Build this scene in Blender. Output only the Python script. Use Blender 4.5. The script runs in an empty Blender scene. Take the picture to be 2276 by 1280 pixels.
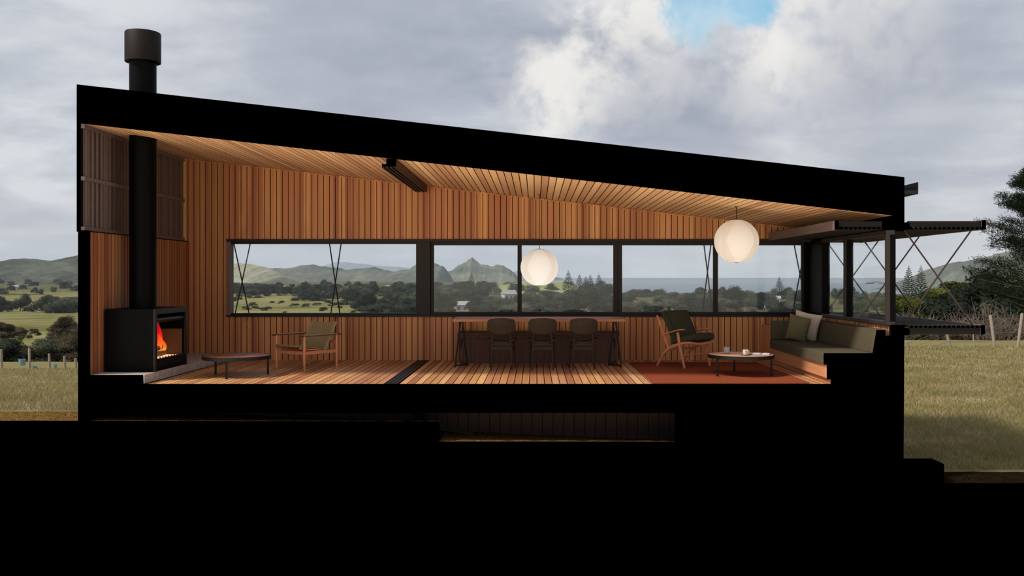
import bpy, math, random
import numpy as np
from mathutils import Vector, Matrix, noise as mnoise

C = bpy.context.scene
COL = C.collection
random.seed(7)
RNG = np.random.default_rng(7)
PI = math.pi

# ------------------------------------------------------------------ camera
FPX = 2040.0            # focal length in pixels of a 2276 wide picture
CAMY, EYE = -12.0, 1.388
VPX, VPY = 1190.0, 617.0
cam_d = bpy.data.cameras.new('camera')
cam_d.sensor_width = 36.0
cam_d.lens = 36.0 * FPX / 2276.0
cam_d.shift_x = -(VPX - 1138.0) / 2276.0
cam_d.shift_y = (VPY - 640.0) / 2276.0
cam_d.clip_start = 0.1
cam_d.clip_end = 60000
cam = bpy.data.objects.new('camera', cam_d)
cam.location = (0, CAMY, EYE)
cam.rotation_euler = (PI / 2, 0, 0)
COL.objects.link(cam)
C.camera = cam

C.view_settings.view_transform = 'Standard'
C.view_settings.look = 'None'
C.view_settings.gamma = 1
C.view_settings.use_curve_mapping = False
C.view_settings.exposure = 0.0


def lin(r, g, b):
    def f(c):
        c = c / 255.0
        return c / 12.92 if c <= 0.04045 else ((c + 0.055) / 1.055) ** 2.4
    return (f(r), f(g), f(b), 1.0)


# ------------------------------------------------------------------ node helper
class NT:
    def __init__(s, tree):
        s.t = tree
        tree.nodes.clear()

    def n(s, typ, props=None, **inp):
        nd = s.t.nodes.new(typ)
        for k, v in (props or {}).items():
            setattr(nd, k, v)
        for k, v in inp.items():
            key = int(k[1:]) if k[0] == 'i' and k[1:].isdigit() else k.replace('_', ' ')
            s.set(nd.inputs[key], v)
        return nd

    def set(s, sock, v):
        if isinstance(v, bpy.types.NodeSocket):
            s.t.links.new(v, sock)
        elif isinstance(v, bpy.types.Node):
            s.t.links.new(v.outputs[0], sock)
        else:
            sock.default_value = v

    def math(s, op, a, b=0.0, c=None, clamp=False):
        nd = s.n('ShaderNodeMath', {'operation': op, 'use_clamp': clamp}, i0=a, i1=b)
        if c is not None:
            s.set(nd.inputs[2], c)
        return nd.outputs[0]

    def vmath(s, op, a, b=(0, 0, 0)):
        nd = s.n('ShaderNodeVectorMath', {'operation': op}, i0=a, i1=b)
        return nd.outputs[1] if op in ('LENGTH', 'DISTANCE', 'DOT_PRODUCT') else nd.outputs[0]

    def noise(s, vec, scale, detail=4.0, rough=0.5, dist=0.0, color=False):
        nd = s.n('ShaderNodeTexNoise', None, Vector=vec, Scale=scale, Detail=detail, Roughness=rough, Distortion=dist)
        return nd.outputs['Color' if color else 'Fac']

    def ramp(s, fac, stops):
        nd = s.n('ShaderNodeValToRGB', None, Fac=fac)
        cr = nd.color_ramp
        while len(cr.elements) < len(stops):
            cr.elements.new(0.5)
        for e, (p, c) in zip(cr.elements, stops):
            e.position = p
            e.color = c
        return nd.outputs['Color']

    def mix(s, fac, a, b, mode='MIX'):
        nd = s.n('ShaderNodeMix', {'data_type': 'RGBA', 'blend_type': mode})
        s.set(nd.inputs[0], fac)
        s.set(nd.inputs[6], a)
        s.set(nd.inputs[7], b)
        return nd.outputs[2]

    def smooth(s, v, lo, hi):
        nd = s.n('ShaderNodeMapRange', {'interpolation_type': 'SMOOTHSTEP'}, Value=v)
        nd.inputs['From Min'].default_value = lo
        nd.inputs['From Max'].default_value = hi
        return nd.outputs[0]


# ------------------------------------------------------------------ world: cloudy sky
W = bpy.data.worlds.new('sky')
C.world = W
W.use_nodes = True
w = NT(W.node_tree)
d = w.n('ShaderNodeTexCoord').outputs['Generated']
sx = w.n('ShaderNodeSeparateXYZ', None, Vector=d)
dx, dy, dz = sx.outputs
BEHIND, BELOW = 1.62, 4.1            # boosted sky behind the camera, and an added fill glow below the horizon there
zc = w.math('ADD', w.math('ABSOLUTE', dz), 0.22)
px_ = w.math('DIVIDE', dx, zc)
py_ = w.math('DIVIDE', dy, zc)
cp = w.n('ShaderNodeCombineXYZ', None, X=px_, Y=w.math('MULTIPLY', py_, 1.25), Z=0.3).outputs[0]
n1 = w.noise(cp, 1.05, 9.0, 0.56, 0.35)
n2 = w.noise(w.vmath('ADD', cp, (5.2, 1.7, 2.0)), 2.6, 8.0, 0.58, 0.2)
den = w.math('ADD', w.math('MULTIPLY', n1, 0.56), w.math('MULTIPLY', n2, 0.44))
cloud = w.ramp(den, [(0.38, lin(146, 154, 172)), (0.46, lin(170, 177, 192)), (0.54, lin(190, 196, 207)), (0.62, lin(214, 218, 224))])
dn = w.vmath('NORMALIZE', d)


def skydir(px, py):
    v = Vector(((px - VPX) / FPX, 1.0, (VPY - py) / FPX)).normalized()
    return tuple(v)


def blob(px, py, r0, r1, amp=0.16):
    """soft ragged patch of sky around one direction: 1 at its middle, 0 outside"""
    dist = w.vmath('DISTANCE', dn, skydir(px, py))
    dist = w.math('ADD', dist, w.math('MULTIPLY', w.math('SUBTRACT', rag, 0.5), amp))
    nd = w.smooth(dist, r0, r1)
    return w.math('SUBTRACT', 1.0, nd)


rag = w.noise(dn, 11.0, 9.0, 0.62, 0.3)
rag2 = w.noise(dn, 24.0, 6.0, 0.6, 0.1)
white = lin(238, 236, 233)
big = w.math('MAXIMUM', blob(1430, 60, 0.045, 0.125, 0.20), blob(1240, 190, 0.02, 0.085, 0.18))
big = w.math('MAXIMUM', big, blob(1700, 110, 0.03, 0.12, 0.20))
big = w.math('MAXIMUM', big, w.math('MULTIPLY', blob(1850, 10, 0.05, 0.16, 0.2), 0.8))
sky = w.mix(w.math('MULTIPLY', big, w.smooth(rag2, 0.25, 0.6)), cloud, white)
dark = w.math('MAXIMUM', blob(1530, 250, 0.03, 0.13, 0.14), blob(2020, 190, 0.03, 0.16, 0.16))
dark = w.math('MAXIMUM', dark, blob(760, 130, 0.04, 0.22, 0.16))
sky = w.mix(w.math('MULTIPLY', dark, 0.55), sky, lin(160, 167, 183))
blue = w.math('MAXIMUM', blob(1560, 22, 0.034, 0.054, 0.11), blob(1640, 8, 0.026, 0.046, 0.09))
sky = w.mix(blue, sky, w.mix(w.smooth(rag, 0.4, 0.75), lin(140, 196, 228), lin(190, 216, 232)))
hor = w.math('SUBTRACT', 1.0, w.smooth(dz, 0.0, 0.10))
hn = w.noise(w.vmath('MULTIPLY', dn, (2.0, 2.0, 14.0)), 3.0, 5.0, 0.55)
horc = w.mix(w.smooth(dx, -0.15, 0.35), w.mix(hn, lin(176, 187, 201), lin(198, 206, 215)), w.mix(hn, lin(196, 204, 211), lin(216, 222, 225)))
sky = w.mix(w.math('MULTIPLY', hor, 0.7), sky, horc)
up = w.smooth(dz, -0.01, 0.002)
back = w.smooth(dy, 0.15, -0.25)
side = w.math('SUBTRACT', 1.0, w.math('MULTIPLY', w.smooth(dx, -0.5, 0.6), 0.45))
behind_c = w.mix(1.0, sky, (BEHIND, BEHIND * 0.97, BEHIND * 0.90, 1), 'MULTIPLY')
sky = w.mix(back, sky, behind_c)
low_front = lin(120, 122, 105)
low_back = (BELOW * 0.62, BELOW * 0.52, BELOW * 0.40, 1)
sidec = w.n('ShaderNodeCombineColor', None, i0=side, i1=side, i2=side).outputs[0]
low = w.mix(back, low_front, w.mix(1.0, low_back, sidec, 'MULTIPLY'))
final = w.mix(up, low, sky)
bg = w.n('ShaderNodeBackground', None, Color=final, Strength=1.0)
out = w.n('ShaderNodeOutputWorld')
w.t.links.new(bg.outputs[0], out.inputs[0])

# ------------------------------------------------------------------ sun
sun_d = bpy.data.lights.new('sun', 'SUN')
sun_d.energy = 4.5
sun_d.angle = math.radians(7.0)
sun_d.color = (1.0, 0.93, 0.82)
sun = bpy.data.objects.new('sun', sun_d)
SUN_FROM = Vector((-1.25, -0.62, 1.55))
sun.rotation_euler = (-SUN_FROM).to_track_quat('-Z', 'Y').to_euler()
sun.location = (-20, -20, 30)
COL.objects.link(sun)


# ------------------------------------------------------------------ pixel to place
def sc(y):
    return FPX / (y - CAMY)


def at(px, py, y):
    s = sc(y)
    return Vector(((px - VPX) / s, y, EYE - (py - VPY) / s))


def fp(px, py):
    """point of the section plane (y = 0): x, z"""
    return ((px - VPX) / 170.0, EYE - (py - VPY) / 170.0)


# ------------------------------------------------------------------ mesh helper
class MB:
    def __init__(s):
        s.v, s.f, s.m = [], [], []

    def add(s, verts, faces, mat=0):
        o = len(s.v)
        s.v.extend([tuple(p) for p in verts])
        s.f.extend([tuple(i + o for i in f) for f in faces])
        s.m.extend(mat if isinstance(mat, (list, tuple)) else [mat] * len(faces))
        return s

    def box(s, x0, x1, y0, y1, z0, z1, mat=0):
        v = [(x, y, z) for z in (z0, z1) for y in (y0, y1) for x in (x0, x1)]
        f = [(0, 2, 3, 1), (4, 5, 7, 6), (0, 1, 5, 4), (2, 6, 7, 3), (0, 4, 6, 2), (1, 3, 7, 5)]
        return s.add(v, f, mat)

    def hexa(s, p, mat=0):
        """8 corners: bottom ring of 4, top ring of 4"""
        f = [(3, 2, 1, 0), (4, 5, 6, 7), (0, 1, 5, 4), (1, 2, 6, 5), (2, 3, 7, 6), (3, 0, 4, 7)]
        return s.add(p, f, mat)

    def prism_y(s, poly, y0, y1, mat=0):
        """polygon of (x, z) pushed along y"""
        n = len(poly)
        v = [(x, y0, z) for x, z in poly] + [(x, y1, z) for x, z in poly]
        f = [tuple(range(n)), tuple(range(2 * n - 1, n - 1, -1))]
        f += [(i, i + n, (i + 1) % n + n, (i + 1) % n) for i in range(n)]
        return s.add(v, f, mat)

    def tube(s, pts, rad, n=10, mat=0, flat=1.0):
        pts = [Vector(p) for p in pts]
        if not isinstance(rad, (list, tuple)):
            rad = [rad] * len(pts)
        rings = []
        up0 = None
        for i, p in enumerate(pts):
            a = pts[max(i - 1, 0)]
            b = pts[min(i + 1, len(pts) - 1)]
            t = (b - a).normalized()
            if up0 is None:
                up0 = Vector((0, 0, 1)) if abs(t.z) < 0.9 else Vector((0, 1, 0))
            u = t.cross(up0).normalized()
            v = u.cross(t).normalized()
            up0 = v
            rings.append([p + (u * math.cos(k * 2 * PI / n) + v * math.sin(k * 2 * PI / n) * flat) * rad[i] for k in range(n)])
        vv = [q for r in rings for q in r]
        ff = []
        for i in range(len(pts) - 1):
            for k in range(n):
                k2 = (k + 1) % n
                ff.append((i * n + k, i * n + k2, (i + 1) * n + k2, (i + 1) * n + k))
        ff.append(tuple(range(n - 1, -1, -1)))
        ff.append(tuple(range((len(pts) - 1) * n, len(pts) * n)))
        return s.add(vv, ff, mat)

    def ribbon(s, pts, wdir, width, thick, mat=0):
        """rectangular section swept along pts; wdir fixed width direction"""
        pts = [Vector(p) for p in pts]
        wd = Vector(wdir).normalized()
        if not isinstance(width, (list, tuple)):
            width = [width] * len(pts)
        if not isinstance(thick, (list, tuple)):
            thick = [thick] * len(pts)
        vv, ff = [], []
        for i, p in enumerate(pts):
            t = (pts[min(i + 1, len(pts) - 1)] - pts[max(i - 1, 0)]).normalized()
            u = t.cross(wd).normalized()
            a, b = wd * width[i] / 2, u * thick[i] / 2
            vv += [p - a - b, p + a - b, p + a + b, p - a + b]
        for i in range(len(pts) - 1):
            for k in range(4):
                k2 = (k + 1) % 4
                ff.append((i * 4 + k, i * 4 + k2, i * 4 + 4 + k2, i * 4 + 4 + k))
        ff.append((3, 2, 1, 0))
        e = (len(pts) - 1) * 4
        ff.append((e, e + 1, e + 2, e + 3))
        return s.add(vv, ff, mat)

    def lathe(s, prof, c=(0, 0, 0), n=40, mat=0, closed=False):
        """(r, z) profile about a vertical axis"""
        vv, ff = [], []
        for r, z in prof:
            for k in range(n):
                a = 2 * PI * k / n
                vv.append((c[0] + r * math.cos(a), c[1] + r * math.sin(a), c[2] + z))
        m = len(prof)
        for i in range(m if closed else m - 1):
            j = (i + 1) % m
            for k in range(n):
                k2 = (k + 1) % n
                ff.append((i * n + k, i * n + k2, j * n + k2, j * n + k))
        if not closed:
            if prof[0][0] > 1e-4:
                ff.append(tuple(range(n - 1, -1, -1)))
            if prof[-1][0] > 1e-4:
                ff.append(tuple(range((m - 1) * n, m * n)))
        return s.add(vv, ff, mat)

    def xf(s, M):
        s.v = [tuple(M @ Vector(p)) for p in s.v]
        return s

    def build(s, name, mats, parent=None, smooth=False, bevel=0.0, seg=2, subsurf=0, ob_loc=None):
        me = bpy.data.meshes.new(name)
        vs = s.v
        if ob_loc is not None:
            vs = [(p[0] - ob_loc[0], p[1] - ob_loc[1], p[2] - ob_loc[2]) for p in vs]
        me.from_pydata(vs, [], s.f)
        if not isinstance(mats, (list, tuple)):
            mats = [mats]
        for m in mats:
            me.materials.append(m)
        me.polygons.foreach_set('material_index', s.m)
        if smooth:
            me.polygons.foreach_set('use_smooth', [True] * len(me.polygons))
        me.update()
        o = bpy.data.objects.new(name, me)
        COL.objects.link(o)
        if ob_loc is not None:
            o.location = ob_loc
        if parent is not None:
            o.parent = parent
        if bevel:
            b = o.modifiers.new('bevel', 'BEVEL')
            b.width = bevel
            b.segments = seg
            b.limit_method = 'ANGLE'
        if subsurf:
            b = o.modifiers.new('sub', 'SUBSURF')
            b.levels = b.render_levels = subsurf
        if smooth and not subsurf:
            try:
                me.set_sharp_from_angle(angle=math.radians(40))
            except Exception:
                pass
        return o


def tag(o, label=None, cat=None, group=None, kind=None):
    if label:
        o['label'] = label
    if cat:
        o['category'] = cat
    if group:
        o['group'] = group
    if kind:
        o['kind'] = kind
    return o


def empty(name, loc, label, cat, group=None, rz=0.0):
    o = bpy.data.objects.new(name, None)
    o.empty_display_size = 0.1
    o.location = loc
    o.rotation_euler = (0, 0, rz)
    COL.objects.link(o)
    return tag(o, label, cat, group)


def copy_tree(o, parent=None):
    c = o.copy()
    COL.objects.link(c)
    if parent is not None:
        c.parent = parent
    for ch in list(o.children):
        copy_tree(ch, c)
    return c


# ------------------------------------------------------------------ materials
def new_mat(name):
    m = bpy.data.materials.new(name)
    m.use_nodes = True
    t = NT(m.node_tree)
    o = t.n('ShaderNodeOutputMaterial')
    return m, t, o


def principled(t, o, color, rough=0.6, spec=0.3, metal=0.0, bump=None, bstr=0.2, sheen=0.0):
    p = t.n('ShaderNodeBsdfPrincipled')
    t.set(p.inputs['Base Color'], color)
    t.set(p.inputs['Roughness'], rough)
    t.set(p.inputs['Specular IOR Level'], spec)
    t.set(p.inputs['Metallic'], metal)
    if sheen:
        p.inputs['Sheen Weight'].default_value = sheen
    if bump is not None:
        b = t.n('ShaderNodeBump', None, Height=bump, Strength=bstr, Distance=0.01)
        t.t.links.new(b.outputs[0], p.inputs['Normal'])
    t.t.links.new(p.outputs[0], o.inputs[0])
    return p


def mat_black():
    m, t, o = new_mat('section_black')
    dif = t.n('ShaderNodeBsdfDiffuse', None, Color=(0, 0, 0, 1))
    t.t.links.new(dif.outputs[0], o.inputs[0])
    return m


def mat_plain(name, col, rough=0.6, spec=0.3, metal=0.0, var=0.15, scale=30.0):
    m, t, o = new_mat(name)
    co = t.n('ShaderNodeTexCoord').outputs['Object']
    nz = t.noise(co, scale, 5.0)
    c0 = tuple(max(0, c * (1 - var)) for c in col[:3]) + (1,)
    c1 = tuple(c * (1 + var) for c in col[:3]) + (1,)
    principled(t, o, t.mix(nz, c0, c1), rough, spec, metal)
    return m


def mat_wood(name, cols, pitch, axis, grain, off=0.0, rough=0.5, spec=0.25, figure=0.0):
    """boards of one pitch along an axis, each with its own tone; grain streaks run along `grain`"""
    m, t, o = new_mat(name)
    co = t.n('ShaderNodeTexCoord').outputs['Object']
    s = t.n('ShaderNodeSeparateXYZ', None, Vector=co)
    comp = {'x': 0, 'y': 1, 'z': 2}
    if pitch:
        idx = t.math('FLOOR', t.math('DIVIDE', t.math('SUBTRACT', s.outputs[comp[axis]], off), pitch))
    else:
        idx = t.math('ADD', 0.0, 0.0)
    wn = t.n('ShaderNodeTexWhiteNoise', {'noise_dimensions': '1D'}, W=idx)
    wn2 = t.n('ShaderNodeTexWhiteNoise', {'noise_dimensions': '1D'}, W=t.math('ADD', idx, 71.3))
    st = [26.0, 26.0, 26.0]
    st[comp[grain]] = 0.7
    v = t.vmath('MULTIPLY', co, tuple(st))
    v = t.vmath('ADD', v, t.n('ShaderNodeCombineXYZ', None, X=t.math('MULTIPLY', idx, 3.7), Y=t.math('MULTIPLY', idx, 1.9), Z=idx).outputs[0])
    g1 = t.noise(v, 1.0, 6.0, 0.6, 0.6)
    g2 = t.noise(v, 3.2, 4.0, 0.5)
    f = t.math('ADD', t.math('MULTIPLY', g1, 0.62), t.math('MULTIPLY', wn.outputs[0], 0.42))
    f = t.math('ADD', f, t.math('MULTIPLY', t.math('SUBTRACT', g2, 0.5), 0.25))
    col = t.ramp(f, [(0.18, cols[0]), (0.48, cols[1]), (0.68, cols[2]), (0.95, cols[3])])
    hue = t.n('ShaderNodeHueSaturation', None, Color=col)
    t.set(hue.inputs['Hue'], t.math('ADD', 0.490, t.math('MULTIPLY', wn2.outputs[0], 0.020)))
    t.set(hue.inputs['Value'], t.math('ADD', 0.84, t.math('MULTIPLY', wn2.outputs[0], 0.30)))
    col = hue.outputs[0]
    if figure:
        # pale cathedral figure in some boards
        fv = t.vmath('MULTIPLY', co, (9.0, 9.0, 1.3) if grain == 'z' else (9.0, 1.3, 9.0))
        wv = t.n('ShaderNodeTexWave', {'wave_type': 'BANDS', 'bands_direction': 'DIAGONAL'}, Vector=fv, Scale=4.0, Distortion=7.0, Detail=3.0)
        pick = t.smooth(t.noise(t.vmath('MULTIPLY', co, (3.0, 3.0, 0.9)), 1.0, 2.0), 0.60, 0.68)
        pk2 = t.smooth(wn.outputs[0], 0.72, 0.76)
        col = t.mix(t.math('MULTIPLY', t.math('MULTIPLY', pick, pk2), t.math('MULTIPLY', wv.outputs[1], figure)), col, cols[3])
    principled(t, o, col, rough, spec, 0.0, g1, 0.12)
    return m


def mat_fabric(name, c0, c1, scale=220.0, rough=0.95, spec=0.08, thread=0.6, coords='Object'):
    m, t, o = new_mat(name)
    co = t.n('ShaderNodeTexCoord').outputs[coords]
    a = t.noise(co, scale, 3.0, 0.6)
    b = t.noise(co, 14.0, 4.0, 0.6)
    f = t.math('ADD', t.math('MULTIPLY', a, thread), t.math('MULTIPLY', b, 1 - thread))
    principled(t, o, t.mix(f, c0, c1), rough, spec, 0.0, a, 0.25, 0.0)
    return m


def mat_glass():
    m, t, o = new_mat('window_glass')
    tr = t.n('ShaderNodeBsdfTransparent', None, Color=(0.97, 0.98, 0.985, 1))
    gl = t.n('ShaderNodeBsdfGlossy', None, Color=(0.9, 0.95, 1.0, 1), Roughness=0.02)
    fr = t.n('ShaderNodeFresnel', None, IOR=1.35)
    bf = t.n('ShaderNodeNewGeometry').outputs['Backfacing']
    mx = t.n('ShaderNodeMixShader', None, i0=t.math('MULTIPLY', fr.outputs[0], t.math('SUBTRACT', 1.0, bf)), i1=tr.outputs[0], i2=gl.outputs[0])
    t.t.links.new(mx.outputs[0], o.inputs[0])
    return m


def mat_leaf(name, cols, scale=1.6, trans=0.4):
    m, t, o = new_mat(name)
    co = t.n('ShaderNodeTexCoord').outputs['Object']
    a = t.noise(co, scale, 5.0, 0.65)
    r = t.n('ShaderNodeObjectInfo').outputs['Random']
    f = t.math('ADD', t.math('MULTIPLY', a, 0.9), t.math('MULTIPLY', t.math('SUBTRACT', r, 0.5), 0.35))
    col = t.ramp(f, [(0.25, cols[0]), (0.5, cols[1]), (0.72, cols[2])])
    df = t.n('ShaderNodeBsdfDiffuse', None, Color=col)
    tl = t.n('ShaderNodeBsdfTranslucent', None, Color=col)
    mx = t.n('ShaderNodeMixShader', None, i0=trans, i1=df.outputs[0], i2=tl.outputs[0])
    t.t.links.new(mx.outputs[0], o.inputs[0])
    return m


def mat_emit(name, col, strength):
    m, t, o = new_mat(name)
    e = t.n('ShaderNodeEmission', None, Color=col, Strength=strength)
    t.t.links.new(e.outputs[0], o.inputs[0])
    return m


BLACK = mat_black()
cedar = [lin(144, 94, 60), lin(174, 117, 75), lin(190, 132, 86), lin(216, 160, 110)]
CEDAR_X = mat_wood('cedar_wall_boards', cedar, 0.0992, 'x', 'z', -5.186, 0.5, 0.22, 0.55)
CEDAR_Y = mat_wood('shaded_cedar_side_boards', [lin(104, 64, 40), lin(136, 86, 54), lin(152, 100, 64), lin(176, 122, 82)], 0.1, 'y', 'z', 0.0)  # cedar darkened: the left wall's shade is put into its tones
CEDAR_S = mat_wood('cedar_narrow_boards', cedar, 0.062, 'y', 'z', 0.0)
CEIL = mat_wood('cedar_ceiling_boards', [lin(180, 134, 94), lin(202, 158, 118), lin(212, 170, 130), lin(228, 190, 152)], 0.1, 'x', 'y', -5.918, 0.5, 0.25, 0.3)
FLOORM = mat_wood('timber_floor_boards', [lin(138, 90, 58), lin(176, 124, 82), lin(192, 144, 100), lin(212, 170, 128)], 0.1, 'x', 'y', 0.02, 0.42, 0.3)
DARKWOOD = mat_wood('dark_stained_wood', [lin(56, 38, 30), lin(78, 54, 42), lin(92, 66, 52), lin(110, 82, 66)], 0, 'x', 'z', 0.0, 0.6, 0.15)
PLY = mat_wood('plywood_plinth', [lin(166, 114, 74), lin(190, 138, 94), lin(202, 150, 106), lin(216, 168, 124)], 0, 'x', 'y', 0.0, 0.5, 0.2)
TEAK = mat_wood('teak_furniture', [lin(160, 102, 66), lin(192, 128, 86), lin(206, 144, 100), lin(222, 166, 120)], 0, 'x', 'z', 0.0, 0.42, 0.35)
TABLETOP = mat_wood('oak_table_top', [lin(140, 94, 66), lin(170, 120, 88), lin(184, 134, 102), lin(202, 156, 124)], 0, 'x', 'x', 0.0, 0.55, 0.15)
OAK = mat_wood('pale_oak_top', [lin(176, 124, 76), lin(204, 152, 100), lin(216, 168, 116), lin(228, 186, 136)], 0, 'x', 'x', 0.0, 0.4, 0.3)
SLATTOP = mat_wood('brown_slat_top', [lin(84, 46, 30), lin(118, 70, 46), lin(138, 84, 56), lin(156, 102, 72)], 0.085, 'x', 'y', 0.0, 0.45, 0.3)
WENGE = mat_wood('dark_olive_chair_wood', [lin(32, 25, 15), lin(46, 36, 22), lin(56, 44, 27), lin(66, 52, 33)], 0, 'x', 'x', 0.0, 0.55, 0.2)
SHUTTER = mat_wood('weathered_shutter_wood', [lin(92, 77, 74), lin(112, 96, 92), lin(126, 110, 105), lin(144, 128, 120)], 0.038, 'y', 'z', 0.0, 0.7, 0.15)
SHUT_D = mat_wood('dark_shutter_slats', [lin(20, 17, 16), lin(28, 24, 22), lin(36, 30, 28), lin(46, 39, 36)], 0, 'x', 'y', 0.0, 0.7, 0.15)
GREYWOOD = mat_wood('grey_brown_timber', [lin(78, 66, 62), lin(100, 87, 83), lin(116, 102, 97), lin(134, 118, 112)], 0, 'x', 'y', 0.0, 0.6, 0.2)
SIDEFR = mat_plain('dark_brown_painted_frame', lin(40, 34, 31), 0.5, 0.2, 0.0, 0.1)
FASCIA = mat_plain('dark_brown_shutter_fascia', lin(17, 14, 12), 0.6, 0.12, 0.0, 0.12)
FRAME = mat_plain('dark_bronze_frame', lin(32, 27, 25), 0.5, 0.2, 0.0, 0.1)
STEEL = mat_plain('black_steel', lin(9, 9, 10), 0.45, 0.25, 0.0, 0.2)
MATTE = mat_plain('matte_black_stove_steel', lin(1.6, 1.6, 1.9), 0.5, 0.06, 0.0, 0.2)
RODM = mat_plain('rusted_dark_rod', lin(48, 34, 34), 0.55, 0.3, 0.0, 0.2)
DARKGAP = mat_plain('dark_batten_backing', lin(16, 11, 8), 0.9, 0.05)
OLIVE = mat_fabric('olive_grey_upholstery', lin(62, 57, 46), lin(90, 83, 67))
DKOLIVE = mat_fabric('dark_olive_upholstery', lin(46, 47, 36), lin(64, 64, 50))
CANVAS = mat_fabric('olive_brown_canvas', lin(118, 104, 72), lin(148, 130, 94), 300)
PIPING = mat_fabric('pale_canvas_edge', lin(140, 136, 112), lin(164, 158, 134), 300)
BEIGE = mat_fabric('beige_boucle', lin(176, 160, 140), lin(224, 208, 188), 160)
OLIVEP = mat_fabric('olive_cushion_linen', lin(84, 78, 56), lin(112, 104, 78), 200)
RUGM = mat_fabric('terracotta_rug_pile', lin(96, 46, 28), lin(142, 72, 46), 90)
GLASS = mat_glass()


def mat_stone():
    m, t, o = new_mat('terrazzo_hearth_stone')
    co = t.n('ShaderNodeTexCoord').outputs['Object']
    a = t.noise(co, 70.0, 4.0, 0.7)
    b = t.noise(co, 9.0, 5.0, 0.6)
    vz = t.n('ShaderNodeTexVoronoi', None, Vector=co, Scale=60.0).outputs['Color']
    c = t.ramp(t.math('ADD', t.math('MULTIPLY', a, 0.6), t.math('MULTIPLY', b, 0.4)), [(0.3, lin(112, 100, 94)), (0.5, lin(150, 138, 132)), (0.7, lin(182, 172, 166))])
    c = t.mix(0.12, c, vz)
    principled(t, o, c, 0.7, 0.25, 0.0, a, 0.15)
    return m


STONE = mat_stone()


def mat_soil(name, c0, c1, c2):
    m, t, o = new_mat(name)
    co = t.n('ShaderNodeTexCoord').outputs['Object']
    a = t.noise(t.vmath('MULTIPLY', co, (1, 2.2, 1)), 22.0, 8.0, 0.72)
    c = t.ramp(a, [(0.36, c0), (0.5, c1), (0.66, c2)])
    principled(t, o, c, 1.0, 0.0, 0.0, a, 0.6)
    return m


SOIL = mat_soil('dry_brown_turf', lin(30, 22, 12), lin(92, 68, 38), lin(150, 118, 66))


def mat_meadow():
    m, t, o = new_mat('rough_meadow_grass')
    ps = t.n('ShaderNodeNewGeometry').outputs['Position']
    s = t.n('ShaderNodeSeparateXYZ', None, Vector=ps)
    a = t.noise(ps, 0.55, 8.0, 0.68)
    b = t.noise(ps, 7.0, 6.0, 0.7)
    near = t.ramp(t.math('ADD', t.math('MULTIPLY', a, 0.5), t.math('MULTIPLY', b, 0.5)),
                  [(0.32, lin(80, 75, 52)), (0.46, lin(112, 103, 74)), (0.56, lin(116, 110, 72)), (0.70, lin(144, 132, 102))])
    c = t.noise(t.vmath('MULTIPLY', ps, (0.012, 0.020, 0.0)), 1.0, 6.0, 0.66, 0.6)
    e = t.noise(t.vmath('MULTIPLY', ps, (0.08, 0.16, 0.0)), 1.0, 6.0, 0.65)
    far = t.ramp(t.math('ADD', t.math('MULTIPLY', c, 0.7), t.math('MULTIPLY', e, 0.3)),
                 [(0.36, lin(62, 60, 46)), (0.44, lin(96, 98, 56)), (0.49, lin(116, 106, 78)), (0.53, lin(104, 110, 60)), (0.58, lin(130, 116, 90)), (0.66, lin(92, 84, 66))])
    f = t.smooth(s.outputs[1], 30.0, 80.0)
    under = t.ramp(e, [(0.36, lin(44, 46, 34)), (0.5, lin(66, 68, 48)), (0.66, lin(98, 94, 66))])
    wd = t.math('ADD', t.math('DIVIDE', s.outputs[0], t.math('ADD', s.outputs[1], 12.0)), t.math('MULTIPLY', t.math('SUBTRACT', c, .5), .25))
    far = t.mix(t.math('MULTIPLY', t.smooth(wd, -.21, -.15), 0.8), far, under)
    band = t.smooth(t.math('ADD', s.outputs[1], t.math('MULTIPLY', c, 160.0)), 520.0, 600.0)
    far = t.mix(t.math('MULTIPLY', band, 0.8), far, under)
    principled(t, o, t.mix(f, near, far), 1.0, 0.0, 0.0, b, 0.3)
    return m


MEADOW = mat_meadow()


def mat_hill(name, c0, c1, c2, scale):
    m, t, o = new_mat(name)
    co = t.n('ShaderNodeTexCoord').outputs['Object']
    a = t.noise(co, scale, 8.0, 0.68)
    b = t.noise(co, scale * 6, 5.0, 0.6)
    c = t.ramp(t.math('ADD', t.math('MULTIPLY', a, 0.65), t.math('MULTIPLY', b, 0.35)), [(0.36, c0), (0.5, c1), (0.64, c2)])
    dif = t.n('ShaderNodeBsdfDiffuse', None, Color=c)
    t.t.links.new(dif.outputs[0], o.inputs[0])
    return m


def mat_sea():
    m, t, o = new_mat('grey_sea_water')
    ps = t.n('ShaderNodeNewGeometry').outputs['Position']
    a = t.noise(t.vmath('MULTIPLY', ps, (0.006, 0.03, 0.0)), 1.0, 7.0, 0.65)
    foam = t.smooth(t.noise(t.vmath('MULTIPLY', ps, (0.004, 0.05, 0.0)), 1.0, 6.0, 0.7), 0.64, 0.72)
    s = t.n('ShaderNodeSeparateXYZ', None, Vector=ps)
    nearf = t.math('SUBTRACT', 1.0, t.smooth(s.outputs[1], 760.0, 1150.0))
    c = t.mix(a, lin(86, 98, 110), lin(108, 120, 131))
    c = t.mix(t.math('MULTIPLY', foam, nearf), c, lin(214, 218, 220))
    principled(t, o, c, 0.75, 0.25, 0.0)
    return m


# =================================================================== THE BUILDING
YB = 3.44                      # face of the back wall
XW = -5.82                     # face of the low left wall


def zc_at(x):
    """underside of the sloping ceiling"""
    return 3.400 - 0.1135 * (x + 5.918)


LIP = -0.02
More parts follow.
